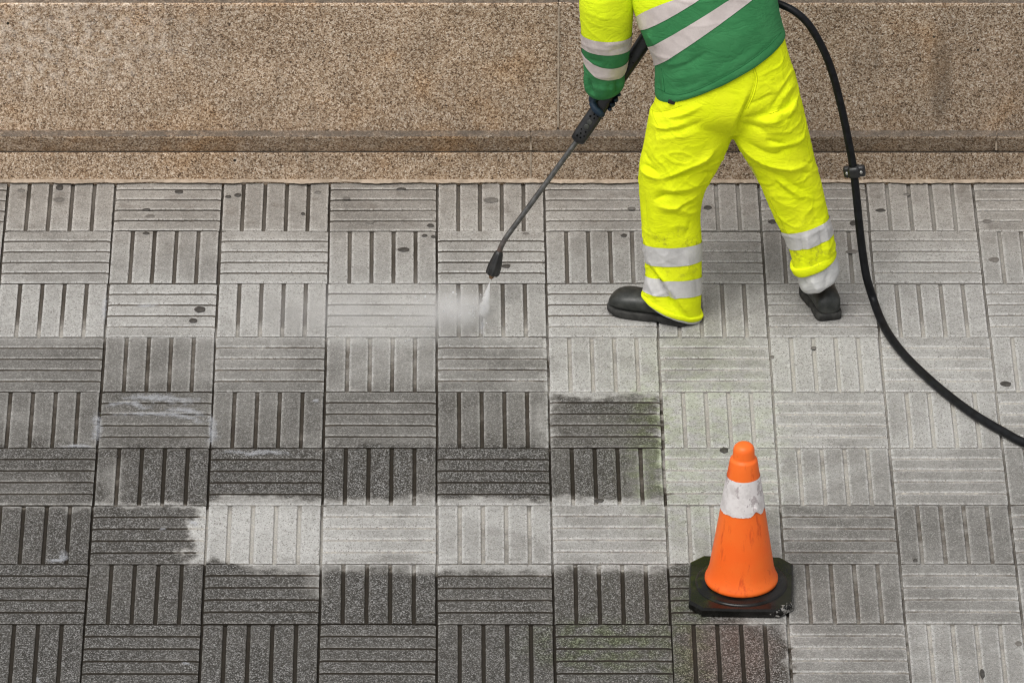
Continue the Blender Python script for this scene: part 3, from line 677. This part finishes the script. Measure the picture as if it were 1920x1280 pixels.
for pts in ([(1234, 166), (1262, 178), (1300, 171), (1350, 148), (1400, 119), (1440, 88), (1464, 62)], [(1240, 128), (1244, 150), (1246, 172)]):
    seam(jt, pts, M_SEAMG, jacket, .0012)
# left sleeve
sl = [ring(1140, -66, 1225, -92, -.565, .07), ring(1100, -40, 1200, -60, -.572, .085), ring(1087, -5, 1190, -12, -.575, .090), ring(1087, 30, 1187, 32, -.568, .090), ring(1090, 70, 1184, 74, -.552, .086), ring(1093, 108, 1178, 112, -.53, .080),
      ring(1094, 140, 1172, 140, -.512, .074), ring(1094, 158, 1172, 153, -.50, .075), ring(1097, 169, 1169, 163, -.494, .068), ring(1108, 179, 1160, 172, -.488, .050)]
ts = remesh('sleeve', loft_data(dens(sl, 5), 56), .0055, 3)
SF = [(1100, 84, 1150, 92, 4, 2.5), (1140, 96, 1180, 84, 4, -3), (1128, 84, 1178, 76, 4, 2.5), (1098, 108, 1130, 118, 5, -3), (1104, 148, 1112, 182, 4, -9), (1158, 148, 1160, 178, 4, -9), (1098, 150, 1100, 175, 4, 5), (1168, 150, 1168, 170, 4, 5), (1122, 152, 1126, 184, 4, -4), (1144, 152, 1144, 184, 4, -4), (1110, 148, 1160, 150, 5, -3), (1110, 165, 1160, 165, 8, 4), (1104, 140, 1160, 143, 4, 3), (1100, 20, 1150, 40, 12, 2)]
fold(ts, SF, [((11, 11, 10), 3.), ((30, 30, 40), .8)], 1, [((9, 3, 18), 2.4)])
st = bvh(ts); PS = lambda a, b, c: plane3(hit(st, *a), hit(st, *b), hit(st, *c), Vector((0, 0, 1)))
b1h = PS((1094, 68), (1135, 79), (1180, 71)); b1l = PS((1095, 92), (1138, 104), (1176, 97)); b2h = PS((1098, 108), (1135, 128), (1170, 122)); b2l = PS((1104, 132), (1135, 150), (1166, 144))
s_mid = mid(b1h, b1l)
part('yellow_sleeve', cut_band(ts, [(s_mid[0], -s_mid[1])], 0), M_YELJ, jacket)
part('green_sleeve_end', cut_band(ts, [(s_mid[0], s_mid[1])], 0), M_GRN, jacket)
part('reflective_band', cut_band(ts, [(b1h[0], b1h[1]), (b1l[0], -b1l[1])], .0022), M_REFP, jacket)
part('reflective_band', cut_band(ts, [(b2h[0], b2h[1]), (b2l[0], -b2l[1])], .0022), M_REFP, jacket)
# right sleeve, reaching round in front of the body to the trigger
gun = P(1243, 22, -.385)
shR = P(1400, -95, -.56)
sr = [shR, P(1405, -70, -.52), P(1385, -5, -.44), P(1355, 22, -.40), P(1310, 26, -.385), gun+Vector((.055, .0, .01))]
pts = catmull(sr, 6); rad = [.075-.033*(i/(len(pts)-1)) for i in range(len(pts))]
rs_ = remesh('sleeve_right', tube_data(pts, rad, 24), .007, 4); fold(rs_, [], [((14, 14, 14), 5.)])
cpl = (P(1372, 10, -.41), Vector((1, .1, 0)).normalized())
part('yellow_sleeve', cut_band(rs_, [(cpl[0], -cpl[1])], 0), M_YELJ, jacket); part('green_sleeve_end', cut_band(rs_, [cpl], 0), M_GRN, jacket)
# black tag at the waist
tb = bmesh.new(); q = hit(ttree, 1259, 191, P(1259, 191, -.76)); add_box(tb, q+Vector((0, -.008, .003)), (.026, .006, .016), Matrix.Rotation(.25, 3, 'Y'), .002)
part('waist_tag', bm_mesh('waist_tag', tb), M_PLA, trousers)

# body under the clothes, with neck and head (above the picture), one mesh
neck = P(1308, -118, -.53); headc = neck+Vector((-.03, .07, .155))
def ellip(c, rx, ry, rz, rot=None, n=20):
    rings = []
    for i in range(1, n):
        a = math.pi*i/n; rr = math.sin(a); z = -math.cos(a)
        e = [Vector((0, 0, z*rz)), Vector((rx*rr, 0, 0)), Vector((0, ry*rr, 0))]
        if rot: e = [rot @ v for v in e]
        rings.append((c+e[0], e[1], e[2]))
    return loft_data(rings, 24)
hrot = Matrix.Rotation(R(25), 3, 'Z') @ Matrix.Rotation(R(-32), 3, 'X')      # looking down and left at the nozzle
H = lambda x, y, z: headc + hrot @ Vector((x, y, z))
def tubep(pts, rad): return tube_data([Vector(p) for p in pts], rad, 18)
hip = P(1365, 190, -.63); chest = P(1315, -50, -.57)
body = merge(tubep([hip, (hip+chest)/2, chest, neck-Vector((0, .01, .02))], [.10, .105, .12, .06]), tubep([neck-Vector((0, .01, .06)), neck, H(0, -.01, -.06)], [.062, .055, .052]),
    ellip(H(0, -.012, .03), .076, .095, .105, hrot), ellip(H(0, .03, -.045), .056, .066, .075, hrot), ellip(H(0, .105, -.005), .014, .02, .030, hrot, 10), ellip(H(.078, -.01, -.01), .010, .020, .032, hrot, 10), ellip(H(-.078, -.01, -.01), .010, .020, .032, hrot, 10),
    ellip(H(0, .088, -.062), .026, .014, .012, hrot, 10), ellip(H(.033, .085, .022), .024, .014, .010, hrot, 10), ellip(H(-.033, .085, .022), .024, .014, .010, hrot, 10),
    tubep([P(1310, 175, -.63), P(1280, 290, -.645), P(1260, 400, -.655), P(1262, 560, -.662)], [.07, .06, .048, .04]), tubep([P(1425, 165, -.63), P(1462, 290, -.635), P(1505, 400, -.635), P(1535, 540, -.645)], [.07, .055, .045, .038]),
    tubep([chest, P(1165, -50, -.565), P(1140, 40, -.562), P(1133, 140, -.505), P(1130, 172, -.482)], [.08, .058, .048, .035, .028]), tubep([chest]+sr[:], [.08, .055, .05, .045, .04, .035, .026]))
bmh = remesh('body', body, .006, 4); body_o = part('body', bmh, M_SKIN)
hm = remesh('hair', merge(ellip(H(0, -.022, .046), .083, .099, .103, hrot)), .006, 2)
hm = cut_band(hm, [(H(0, .045, .03), hrot @ Vector((0, 1, -.45)).normalized())], 0, name='hair'); fold(hm, [], [((60, 60, 60), 4.)]); part('hair', hm, M_HAIR)
for sx in (-1, 1):
    e = part('eye', fix_normals(mesh('eye', *ellip(H(sx*.031, .079, .002), .013, .012, .012, None, 12))), M_EYE)
    part('iris', fix_normals(mesh('iris', *ellip(H(sx*.031, .089, .001), .006, .004, .006, hrot, 8))), M_IRIS, e)

# ------------------------------------------------------------------ pressure washer lance
tipY, handY = -.565, -.475
A0 = P(1231, 45, -.415); A1 = P(1082, 264, -.50)             # black grip, top and bottom
B0 = A1; B1 = P(948, 447, -.556); B2 = P(936, 472, -.562); NZ = P(923, 514, -.572); TIP = P(920, 521, -.574)
lance = empty('pressure_lance', G(921, 560), label='pressure washer lance with black perforated grip and rusty steel tube in gloved hand', category='lance')
LINV = Matrix.Translation(-lance.location)
def lpart(name, me, mat, parent=lance, smooth=True):
    o = link(name, me, mat, parent, smooth); o.matrix_parent_inverse = LINV if parent is lance else Matrix.Identity(4); return o
gax = (A0-A1).normalized(); gsd = (Vector(TOCAM) - gax*Vector(TOCAM).dot(gax)).normalized(); gcr = gax.cross(gsd)
def grings(lst): return [(A1+gax*s, gcr*a, gsd*b) for s, a, b in lst]
LG = (A0-A1).length
V, F = loft_data(grings([(-.004, .012, .011), (0, .021, .018), (.005, .027, .022), (.03, .0285, .023), (.10, .029, .023), (.16, .0275, .022), (.20, .024, .020), (.26, .024, .02), (.32, .026, .022), (LG-.01, .029, .026), (LG, .024, .02)]), 32, True, 3.2)
grip = lpart('grip', fix_normals(mesh('grip', V, F)), M_PLA)
M_VENT = simple('vent_hole_shade', (.002, .002, .002), (.004, .004, .004), 50, .9, .1)  # near-black colour paints the shade inside the vent holes onto solid boxes
for s, t, sz in ((.022, -.010, .007), (.022, .004, .006), (.036, -.004, .006), (.034, .012, .005), (.05, .008, .006), (.05, -.011, .005), (.108, -.010, .007), (.110, .006, .006), (.122, -.002, .006), (.124, .012, .006), (.136, -.009, .007), (.30, .002, .004), (.315, -.008, .004), (.33, .006, .004), (.345, -.002, .004), (.36, .009, .004), (.375, -.007, .004)):
    vb = bmesh.new(); rt = Matrix((gcr, gax, gsd)).transposed(); add_box(vb, A1+gax*s+gcr*t+gsd*.0215, (sz, sz, .006), rt, .001); lpart('vent', bm_mesh('vent', vb), M_VENT, grip, False)
for s in (.068, .088):
    c = A1+gax*s+gsd*.0205; lpart('moulded_button', fix_normals(mesh('button', *loft_data([(c, gcr*.010, gax*.010), (c+gsd*.0034, gcr*.010, gax*.010), (c+gsd*.0042, gcr*.008, gax*.008)], 20))), simple('dark_grey_plastic', (.03, .032, .028), (.045, .047, .042), 60, .5), grip)
tp = catmull([A1+gax*.01, A1, B0+(B1-B0)*.35, B0+(B1-B0)*.7, B1, B2, B2+(NZ-B2)*.3], 6)
lpart('tube', fix_normals(mesh('tube', *tube_data(tp, .0098, 18))), M_STEEL)
na = (NZ-B2).normalized(); n1 = na.orthogonal().normalized(); n2 = na.cross(n1); LN = (NZ-B2).length
nr_ = [(-.004, .008), (0, .0135), (.01, .016), (.055, .0235), (LN-.004, .0245), (LN, .0225), (LN, .012)]
V, F = [], []; K = 48
for s, r0 in nr_:
    for k in range(K):
        t = 2*math.pi*k/K; rr = r0*(1+(.07*math.cos(8*t) if .012 > 0 and s > .005 else 0)); V.append(B2+na*s+(n1*math.cos(t)+n2*math.sin(t))*rr)
for i in range(len(nr_)-1):
    for k in range(K): F.append((i*K+k, i*K+(k+1) % K, (i+1)*K+(k+1) % K, (i+1)*K+k))
F += [tuple(range(K)), tuple(range((len(nr_)-1)*K, len(nr_)*K))]
noz = lpart('nozzle_guard', fix_normals(mesh('nozzle_guard', V, F)), M_RUB)
lpart('nozzle_tip', fix_normals(mesh('nozzle_tip', *tube_data([NZ-na*.01, NZ, NZ+na*.010, TIP+na*.002], [.011, .011, .0095, .006], 16))), M_BRASS, noz)
# trigger gun at the rear, hidden in front of the worker's belly
tg = bmesh.new(); rt = Matrix((gcr, gax, gsd)).transposed(); add_box(tg, A0+gax*.06, (.045, .13, .04), rt, .008); add_box(tg, A0+gax*.05-gsd*.06, (.032, .04, .11), rt, .008)
lpart('trigger_gun', bm_mesh('trigger_gun', tg), M_PLA)

# gloved hands closed round grip and trigger
def glove(c0, ax, sd, cr, rg, palm_side, spread, parent):
    """fingers wrap the handle of radius rg along ax; palm on side angle palm_side"""
    D = []
    def around(s, ang, r): return c0+ax*s+(cr*math.cos(ang)+sd*math.sin(ang))*r
    for i, (s, ln, r) in enumerate(((-.032, 3.75, .0098), (-.011, 4.1, .0102), (.010, 4.0, .0100), (.030, 3.6, .0090))):
        pp = []; rr = []
        for j in range(13):
            a = palm_side+ln*j/12; bulge = .004*abs(math.sin(a*2.1)); pp.append(around(s*spread+.004*math.sin(j*.5), a, rg+r*.8+bulge)); rr.append(r*(1-.18*(j/12)) if j < 12 else r*.5)
        D.append(tube_data(pp, rr, 12))
    pp = [around(-.045, palm_side-.4, rg+.016), around(-.055, palm_side-1.0, rg+.013), around(-.060, palm_side-1.7, rg+.011), around(-.062, palm_side-2.3, rg+.009)]
    D.append(tube_data(catmull(pp, 4), [.014]*9+[.012, .011, .010, .006], 12))
    pc = around(0, palm_side, rg+.014); e = [(pc+ax*.045-cr*0, 0)]
    rings = []
    for s, a, b in ((-.052, .012, .010), (-.04, .026, .016), (0, .032, .018), (.035, .028, .016), (.05, .012, .01)):
        tdir = (-cr*math.sin(palm_side)+sd*math.cos(palm_side)); rd = cr*math.cos(palm_side)+sd*math.sin(palm_side)
        rings.append((pc+ax*s, tdir*a, rd*b))
    D.append(loft_data(rings, 20))
    return D, pc
gc = A1+gax*.200
D, pc = glove(gc, gax, -gsd, -gcr, .0245, -.25, 1.0, person)
wr = P(1132, 172, -.487)
D.append(tube_data([pc, (pc+wr)/2, wr], [.026, .031, .033], 18))
gl = remesh('glove', merge(*D), .0024, 1); glv = part('glove', gl, M_GLV)
c2 = A0+gax*.05-gsd*.05
D, pc = glove(c2, gsd, gcr, gax, .02, 0., 1.0, person); D.append(tube_data([pc, sr[-1]], [.026, .032], 18))
gr_ = remesh('glove_right', merge(*D), .004, 2); part('glove', gr_, M_GLV)

# ------------------------------------------------------------------ hose
hp = [A0+gax*.12, P(1300, -20, -.40), P(1350, -30, -.42), P(1405, -18, -.47), P(1452, 4, -.52), P(1487, 20, -.55), P(1516, 46, -.565), P(1541, 88, -.575), P(1560, 135, -.58), P(1576, 195, -.585), P(1588, 250, -.59), P(1599, 310, -.595),
      P(1606, 370, -.6), P(1612, 430, -.602), P(1618, 478, -.604), P(1625, 520, -.606), G(1637, 560, .045), G(1652, 600, .019), G(1672, 635, .018), G(1705, 675, .018), G(1760, 726, .018), G(1820, 772, .018), G(1880, 808, .018), G(1930, 833, .018), G(2060, 878, .018), G(2300, 930, .018), G(2700, 960, .018)]
hpts = catmull(hp, 10); hr_ = [.0130+.0026*min(1, i/180) for i in range(len(hpts))]
hose = link('hose', fix_normals(mesh('hose', *tube_data(hpts, hr_, 20))), M_HOSE, None, True, label='black rubber hose looping from behind the worker down onto the paving', category='hose')
cc = P(1601.5, 321, -.597); hd = (P(1606, 370, -.6)-P(1588, 250, -.59)).normalized()
sd_ = Vector((1, -.15, -.06)); sd_ = (sd_-hd*sd_.dot(hd)).normalized(); fr = sd_.cross(hd); rt = Matrix((sd_, hd, fr)).transposed()
cb = bmesh.new(); add_box(cb, cc+sd_*.001, (.080, .042, .026), rt, .009); add_box(cb, cc, (.046, .044, .044), rt, .012)
clamp = link('hose_clamp', bm_mesh('hose_clamp', cb), M_PLA, hose, True)
for s in (-.025, .027):
    c = cc+sd_*s-fr*.0; f2 = fr if fr.dot(Vector(TOCAM)) > 0 else -fr
    link('bolt', fix_normals(mesh('bolt', *loft_data([(c+f2*.008, sd_*.0062, hd*.0062), (c+f2*.0155, sd_*.0062, hd*.0062), (c+f2*.0165, sd_*.005, hd*.005)], 6))), M_BOLT, clamp)

# ------------------------------------------------------------------ traffic cone
def cone_mats():
    N = NT('orange_cone_plastic'); pos = N.obj()
    c = N.mix(N.smooth(N.noise(pos, 7, 4, .6), .35, .65), (1.0, .15, .016), (1.0, .185, .024))
    stq = N.vadd(pos, (30, 30, 7), 'MULTIPLY')
    sc = N.math('MULTIPLY', N.smooth(N.noise(stq, 1., 5, .7), .55, .70), .6); c = N.mix(sc, c, (.60, .05, .012))
    dt = N.math('MULTIPLY', N.smooth(N.noise(pos, 55, 5, .75), .62, .74), .5); c = N.mix(dt, c, (.20, .07, .03))
    zz = N.sep(pos)[2]; lowd = N.math('MULTIPLY', N.smooth(zz, .14, .04), N.smooth(N.noise(pos, 25, 5, .7), .50, .72)); c = N.mix(N.math('MULTIPLY', lowd, .5), c, (.40, .05, .015))
    o = N.bsdf(c, .45, N.bump(N.noise(pos, 60, 3), .12, .002), spec=.4)
    N = NT('black_base_rubber'); pos = N.obj()
    c = N.mix(N.smooth(N.noise(pos, 12, 4), .4, .7), (.007, .007, .006), (.016, .015, .014))
    xy = N.sep(pos); al = N.math('MULTIPLY', N.smooth(N.noise(pos, 14, 4, .6), .50, .64), N.smooth(xy[0], -.03, -.12)); c = N.mix(N.math('MULTIPLY', al, .6), c, (.028, .036, .006))  # greenish algae reflections tinted into the base colour on the left
    sx = N.smooth(N.math('ADD', N.math('SUBTRACT', xy[0], xy[1]), N.lin(N.noise(pos, 60, 4, .7), .3, .7, -.05, .05)), .312, .325); c = N.mix(sx, c, (.30, .29, .27))
    b = N.bsdf(c, N.lin(N.noise(pos, 10, 4), .3, .7, .14, .34), N.bump(N.noise(pos, 50, 3), .12, .002), spec=.28)
    N = NT('white_sleeve_tape'); pos = N.obj()
    c = N.mix(N.smooth(N.noise(pos, 16, 5, .7), .45, .66), (.80, .76, .745), (.62, .58, .565))
    gy = N.smooth(N.noise(N.vadd(pos, (1.4, 1.4, .8), 'MULTIPLY'), 17, 5, .7, dist=.3), .56, .60); c = N.mix(N.math('MULTIPLY', gy, .7), c, (.38, .32, .325))
    t = N.bsdf(c, .5, N.bump(N.noise(pos, 60, 4), .4, .003), spec=.4)
    return o, b, t
M_ORG, M_BASE, M_TAPE = cone_mats()
bc = G(1389.5, 1107.5, .0); 
cone = empty('traffic_cone', bc, label='orange traffic cone with a torn white band on a black base', category='traffic cone'); cone.rotation_euler.z = R(-2.2)
hw = .1785; ch = .046; TB = .034
def octo(s, z, c=ch):
    a = hw*s; b = a-c
    return [(-a, -b, z), (-b, -a, z), (b, -a, z), (a, -b, z), (a, b, z), (b, a, z), (-b, a, z), (-a, b, z)]
V = []; F = []
lv = [(.985, .002), (1., .008), (1.0, TB-.008), (.985, TB-.001), (.965, TB)]
for s, z in lv: V += octo(s, z)
for i in range(len(lv)-1):
    for k in range(8): F.append((i*8+k, i*8+(k+1) % 8, (i+1)*8+(k+1) % 8, (i+1)*8+k))
F.append(tuple(range(8))[::-1]); F.append(tuple(range(32, 40)))
link('base', fix_normals(mesh('base', V, F)), M_BASE, cone)
def lathe(prof, n=72, jag=None):
    V, F = [], []
    for i, (r, z) in enumerate(prof):
        for k in range(n):
            t = 2*math.pi*k/n; dz = jag(i, t) if jag else 0
            V.append((r*math.cos(t), r*math.sin(t), z+dz))
    for i in range(len(prof)-1):
        for k in range(n): F.append((i*n+k, i*n+(k+1) % n, (i+1)*n+(k+1) % n, (i+1)*n+k))
    return V, F
# raised ring of the base under the cone
link('base_ring', fix_normals(mesh('base_ring', *lathe([(.160, TB-.002), (.158, TB+.004), (.150, TB+.006), (.128, TB+.007), (.118, TB+.012), (.05, TB+.012)]))), M_BASE, cone, True)
z0 = TB+.012
prof = [(.10, z0), (.1245, z0+.001), (.1262, z0+.006), (.1255, z0+.014), (.121, z0+.022), (.1165, z0+.036), (.1115, z0+.052)]
zt = P(1395, 862, bc.y).z; 
for i in range(1, 15):
    f = i/14; prof.append((.1115+(.0475-.1115)*f, z0+.052+(zt-z0-.052)*f))
zt2 = P(1395, 832, bc.y).z
prof += [(.0455, zt+.006), (.0385, zt+.010), (.0375, zt+.014), (.0365, zt2-.022), (.033, zt2-.010), (.025, zt2-.002), (.012, zt2+.001), (.0005, zt2+.0012)]
link('cone_body', fix_normals(mesh('cone_body', *lathe(prof))), M_ORG, cone, True)
def rad_at(z): return np.interp(z, [p[1] for p in prof[6:21]], [p[0] for p in prof[6:21]])
zb0, zb1 = P(1393, 950, bc.y).z, P(1395, 889, bc.y).z
def jag(i, t):
    n = mnoise.noise(Vector((math.cos(t)*3, math.sin(t)*3, 0)))+.7*mnoise.noise(Vector((math.cos(t)*14, math.sin(t)*14, 4)))
    tear = max(0., 1-abs((t-5.35))/.28)*.016+max(0., 1-abs((t-5.95))/.12)*.018
    return (.004*n+tear*(1 if i < 2 else 0)) if i < 2 else (.0012*n if i >= 7 else 0)
tpz = [zb0+(zb1-zb0)*k/8 for k in range(9)]
tpr = [(rad_at(z)+.0016, z) for z in tpz]
link('white_band', fix_normals(mesh('white_band', *lathe(tpr, 120, jag))), M_TAPE, cone, True)

# ------------------------------------------------------------------ water: jet, mist and foam
def volume_mat(name, dens, shape, nscale, anis=.2):
    N = NT(name); tc = N.n('ShaderNodeTexCoord').outputs['Object']; p = N.sep(tc)
    pv = N.n('ShaderNodeVolumePrincipled'); pv.inputs['Color'].default_value = (.995, .997, 1, 1); pv.inputs['Anisotropy'].default_value = anis
    if shape == 'ball':
        ln = N.n('ShaderNodeVectorMath', operation='LENGTH'); N.put(ln.inputs[0], tc)
        f = N.math('POWER', N.smooth(ln.outputs['Value'], 1.0, 0.0), 1.3)
    else:                                            # jet: unit cone along -Z, narrow end at z=0
        rr = N.math('SQRT', N.math('ADD', N.math('POWER', p[0], 2.), N.math('POWER', p[1], 2.)))
        f = N.math('MULTIPLY', N.smooth(N.math('DIVIDE', rr, N.math('MAXIMUM', N.math('MULTIPLY', p[2], -1.), .05)), 1., .0), N.smooth(p[2], -1., -.55))
        f = N.math('MULTIPLY', f, N.lin(p[2], -1, 0, .35, 1.6))
    nz = N.lin(N.noise(N.pos(), nscale, 4, .6), .34, .66, .0, 1.9)
    N.put(pv.inputs['Density'], N.math('MULTIPLY', N.math('MULTIPLY', f, nz), dens))
    N.t.links.new(pv.outputs[0], N.out.inputs['Volume']); return N.mat
IMP = G(903, 598)
def ball(name, c, r, dens, nscale, label, rotz=0):
    bm = bmesh.new(); bmesh.ops.create_icosphere(bm, subdivisions=3, radius=1.0)
    o = link(name, bm_mesh(name, bm), volume_mat(name, dens, 'ball', nscale), None, True, label=label, category='mist', kind='stuff')
    o.location = c; o.scale = r; o.rotation_euler.z = rotz; return o
ball('water_mist', G(700, 588, .05), (.60, .30, .15), 4.0, 4, 'pale drifting water mist over the wet tiles left of the nozzle')
ball('water_mist', G(855, 582, .05), (.20, .15, .08), 15., 9, 'bright burst of spray where the water jet hits the tiles')
jd = (IMP-TIP); bm = bmesh.new()
bmesh.ops.create_cone(bm, cap_ends=True, segments=24, radius1=1.0, radius2=.03, depth=1.0, matrix=Matrix.Translation((0, 0, -.5)))
jet = link('water_jet', bm_mesh('water_jet', bm), volume_mat('water_jet', 900., 'jet', 70), None, False, label='white fan of water shooting from the lance nozzle', category='water jet', kind='stuff')
jet.location = TIP+jd.normalized()*.006; jet.rotation_mode = 'QUATERNION'; jet.rotation_quaternion = (-jd).to_track_quat('Z', 'Y'); jet.scale = (.034, .034, jd.length*.98)

# droplets thrown off the tiles around the jet
bm = bmesh.new()
for _ in range(170):
    t = rng.random()**1.6; ang = rng.normal(math.pi, .75); rr = .03+.34*t
    c = IMP+Vector((math.cos(ang)*rr, math.sin(ang)*rr*.7, .004+.11*rng.random()*math.sin(math.pi*min(1, t+.15))))
    bmesh.ops.create_icosphere(bm, subdivisions=1, radius=rng.uniform(.0008, .0021), matrix=Matrix.Translation(c) @ Matrix.Diagonal((rng.uniform(1, 1.9), 1, rng.uniform(.8, 1.6), 1)))
link('water_droplets', bm_mesh('water_droplets', bm), simple('water_droplet', (.75, .77, .80), (.85, .87, .9), 30, .15, .5), None, True, label='tiny white water droplets splashing up where the jet strikes', category='droplets', kind='stuff')

# foam and milky run-off on the paving
def foam_mat():
    N = NT('water_foam'); pos = N.pos()
    al = N.n('ShaderNodeAttribute', attribute_name='alpha').outputs['Fac']
    nz = N.math('ADD', N.noise(pos, 45, 5, .7), N.math('MULTIPLY', N.noise(pos, 200, 2), .35))
    a = N.math('MULTIPLY', N.smooth(N.math('ADD', nz, N.math('MULTIPLY', al, .75)), 1.0, 1.5), .42)
    b = N.n('ShaderNodeBsdfPrincipled'); b.inputs['Base Color'].default_value = (.62, .64, .68, 1); b.inputs['Roughness'].default_value = .4
    N.put(b.inputs['Alpha'], a); N.t.links.new(b.outputs[0], N.out.inputs[0]); return N.mat
M_FOAM = foam_mat()
FOAM = [([(186, 768), (215, 757), (250, 756), (268, 764), (300, 760)], 9), ([(190, 782), (230, 776), (290, 776), (330, 778), (370, 788), (398, 796)], 8), ([(215, 748), (270, 744), (330, 748), (395, 752)], 16), ([(300, 766), (350, 770), (395, 778)], 14),
        ([(250, 574), (280, 573), (300, 572)], 5), ([(198, 545), (196, 580), (192, 610)], 5), 
        ([(400, 852), (430, 846), (470, 850), (500, 846), (530, 850), (560, 848)], 9), ([(585, 750), (600, 752)], 7), ([(80, 1052), (115, 1048), (120, 1030)], 8), ([(352, 975), (375, 985)], 9), ([(300, 990), (312, 992)], 5), ([(905, 590), (904, 612), (902, 630)], 6), ([(100, 838), (150, 835), (180, 840)], 8), ([(180, 770), (182, 800), (178, 838)], 9), ([(395, 770), (398, 810), (396, 838)], 9), ([(340, 1240), (356, 1246)], 4), ([(70, 1268), (72, 1280)], 4)]
V, F, AL = [], [], []
for pts, wd in FOAM:
    cl = catmull([G(x, y, .0035) for x, y in pts], 14); n = len(cl); base = len(V)
    for i, c in enumerate(cl):
        t = (cl[min(i+1, n-1)]-cl[max(i-1, 0)]).normalized(); s = Vector((-t.y, t.x, 0))
        env = math.sin(math.pi*min(1, max(0, (i+1)/(n+1))))**.5
        for k in range(-3, 4):
            wv = wd/430*(1+.7*mnoise.noise(c*30+Vector((0, 0, k*.2))))*(1.6 if abs(t.x) < .5 else 1.5)
            V.append(c+s*wv*k/3+Vector((0, 0, .0012*(1-abs(k)/3)))); AL.append((1-(abs(k)/3)**1.5)*env)
    for i in range(n-1):
        for k in range(6): F.append((base+i*7+k, base+i*7+k+1, base+(i+1)*7+k+1, base+(i+1)*7+k))
fm = mesh('water_foam', V, F); at = fm.attributes.new('alpha', 'FLOAT', 'POINT'); at.data.foreach_set('value', AL)
link('water_foam', fm, M_FOAM, None, True, label='milky foam and run-off streaks on the wet tiles at left', category='foam', kind='stuff')
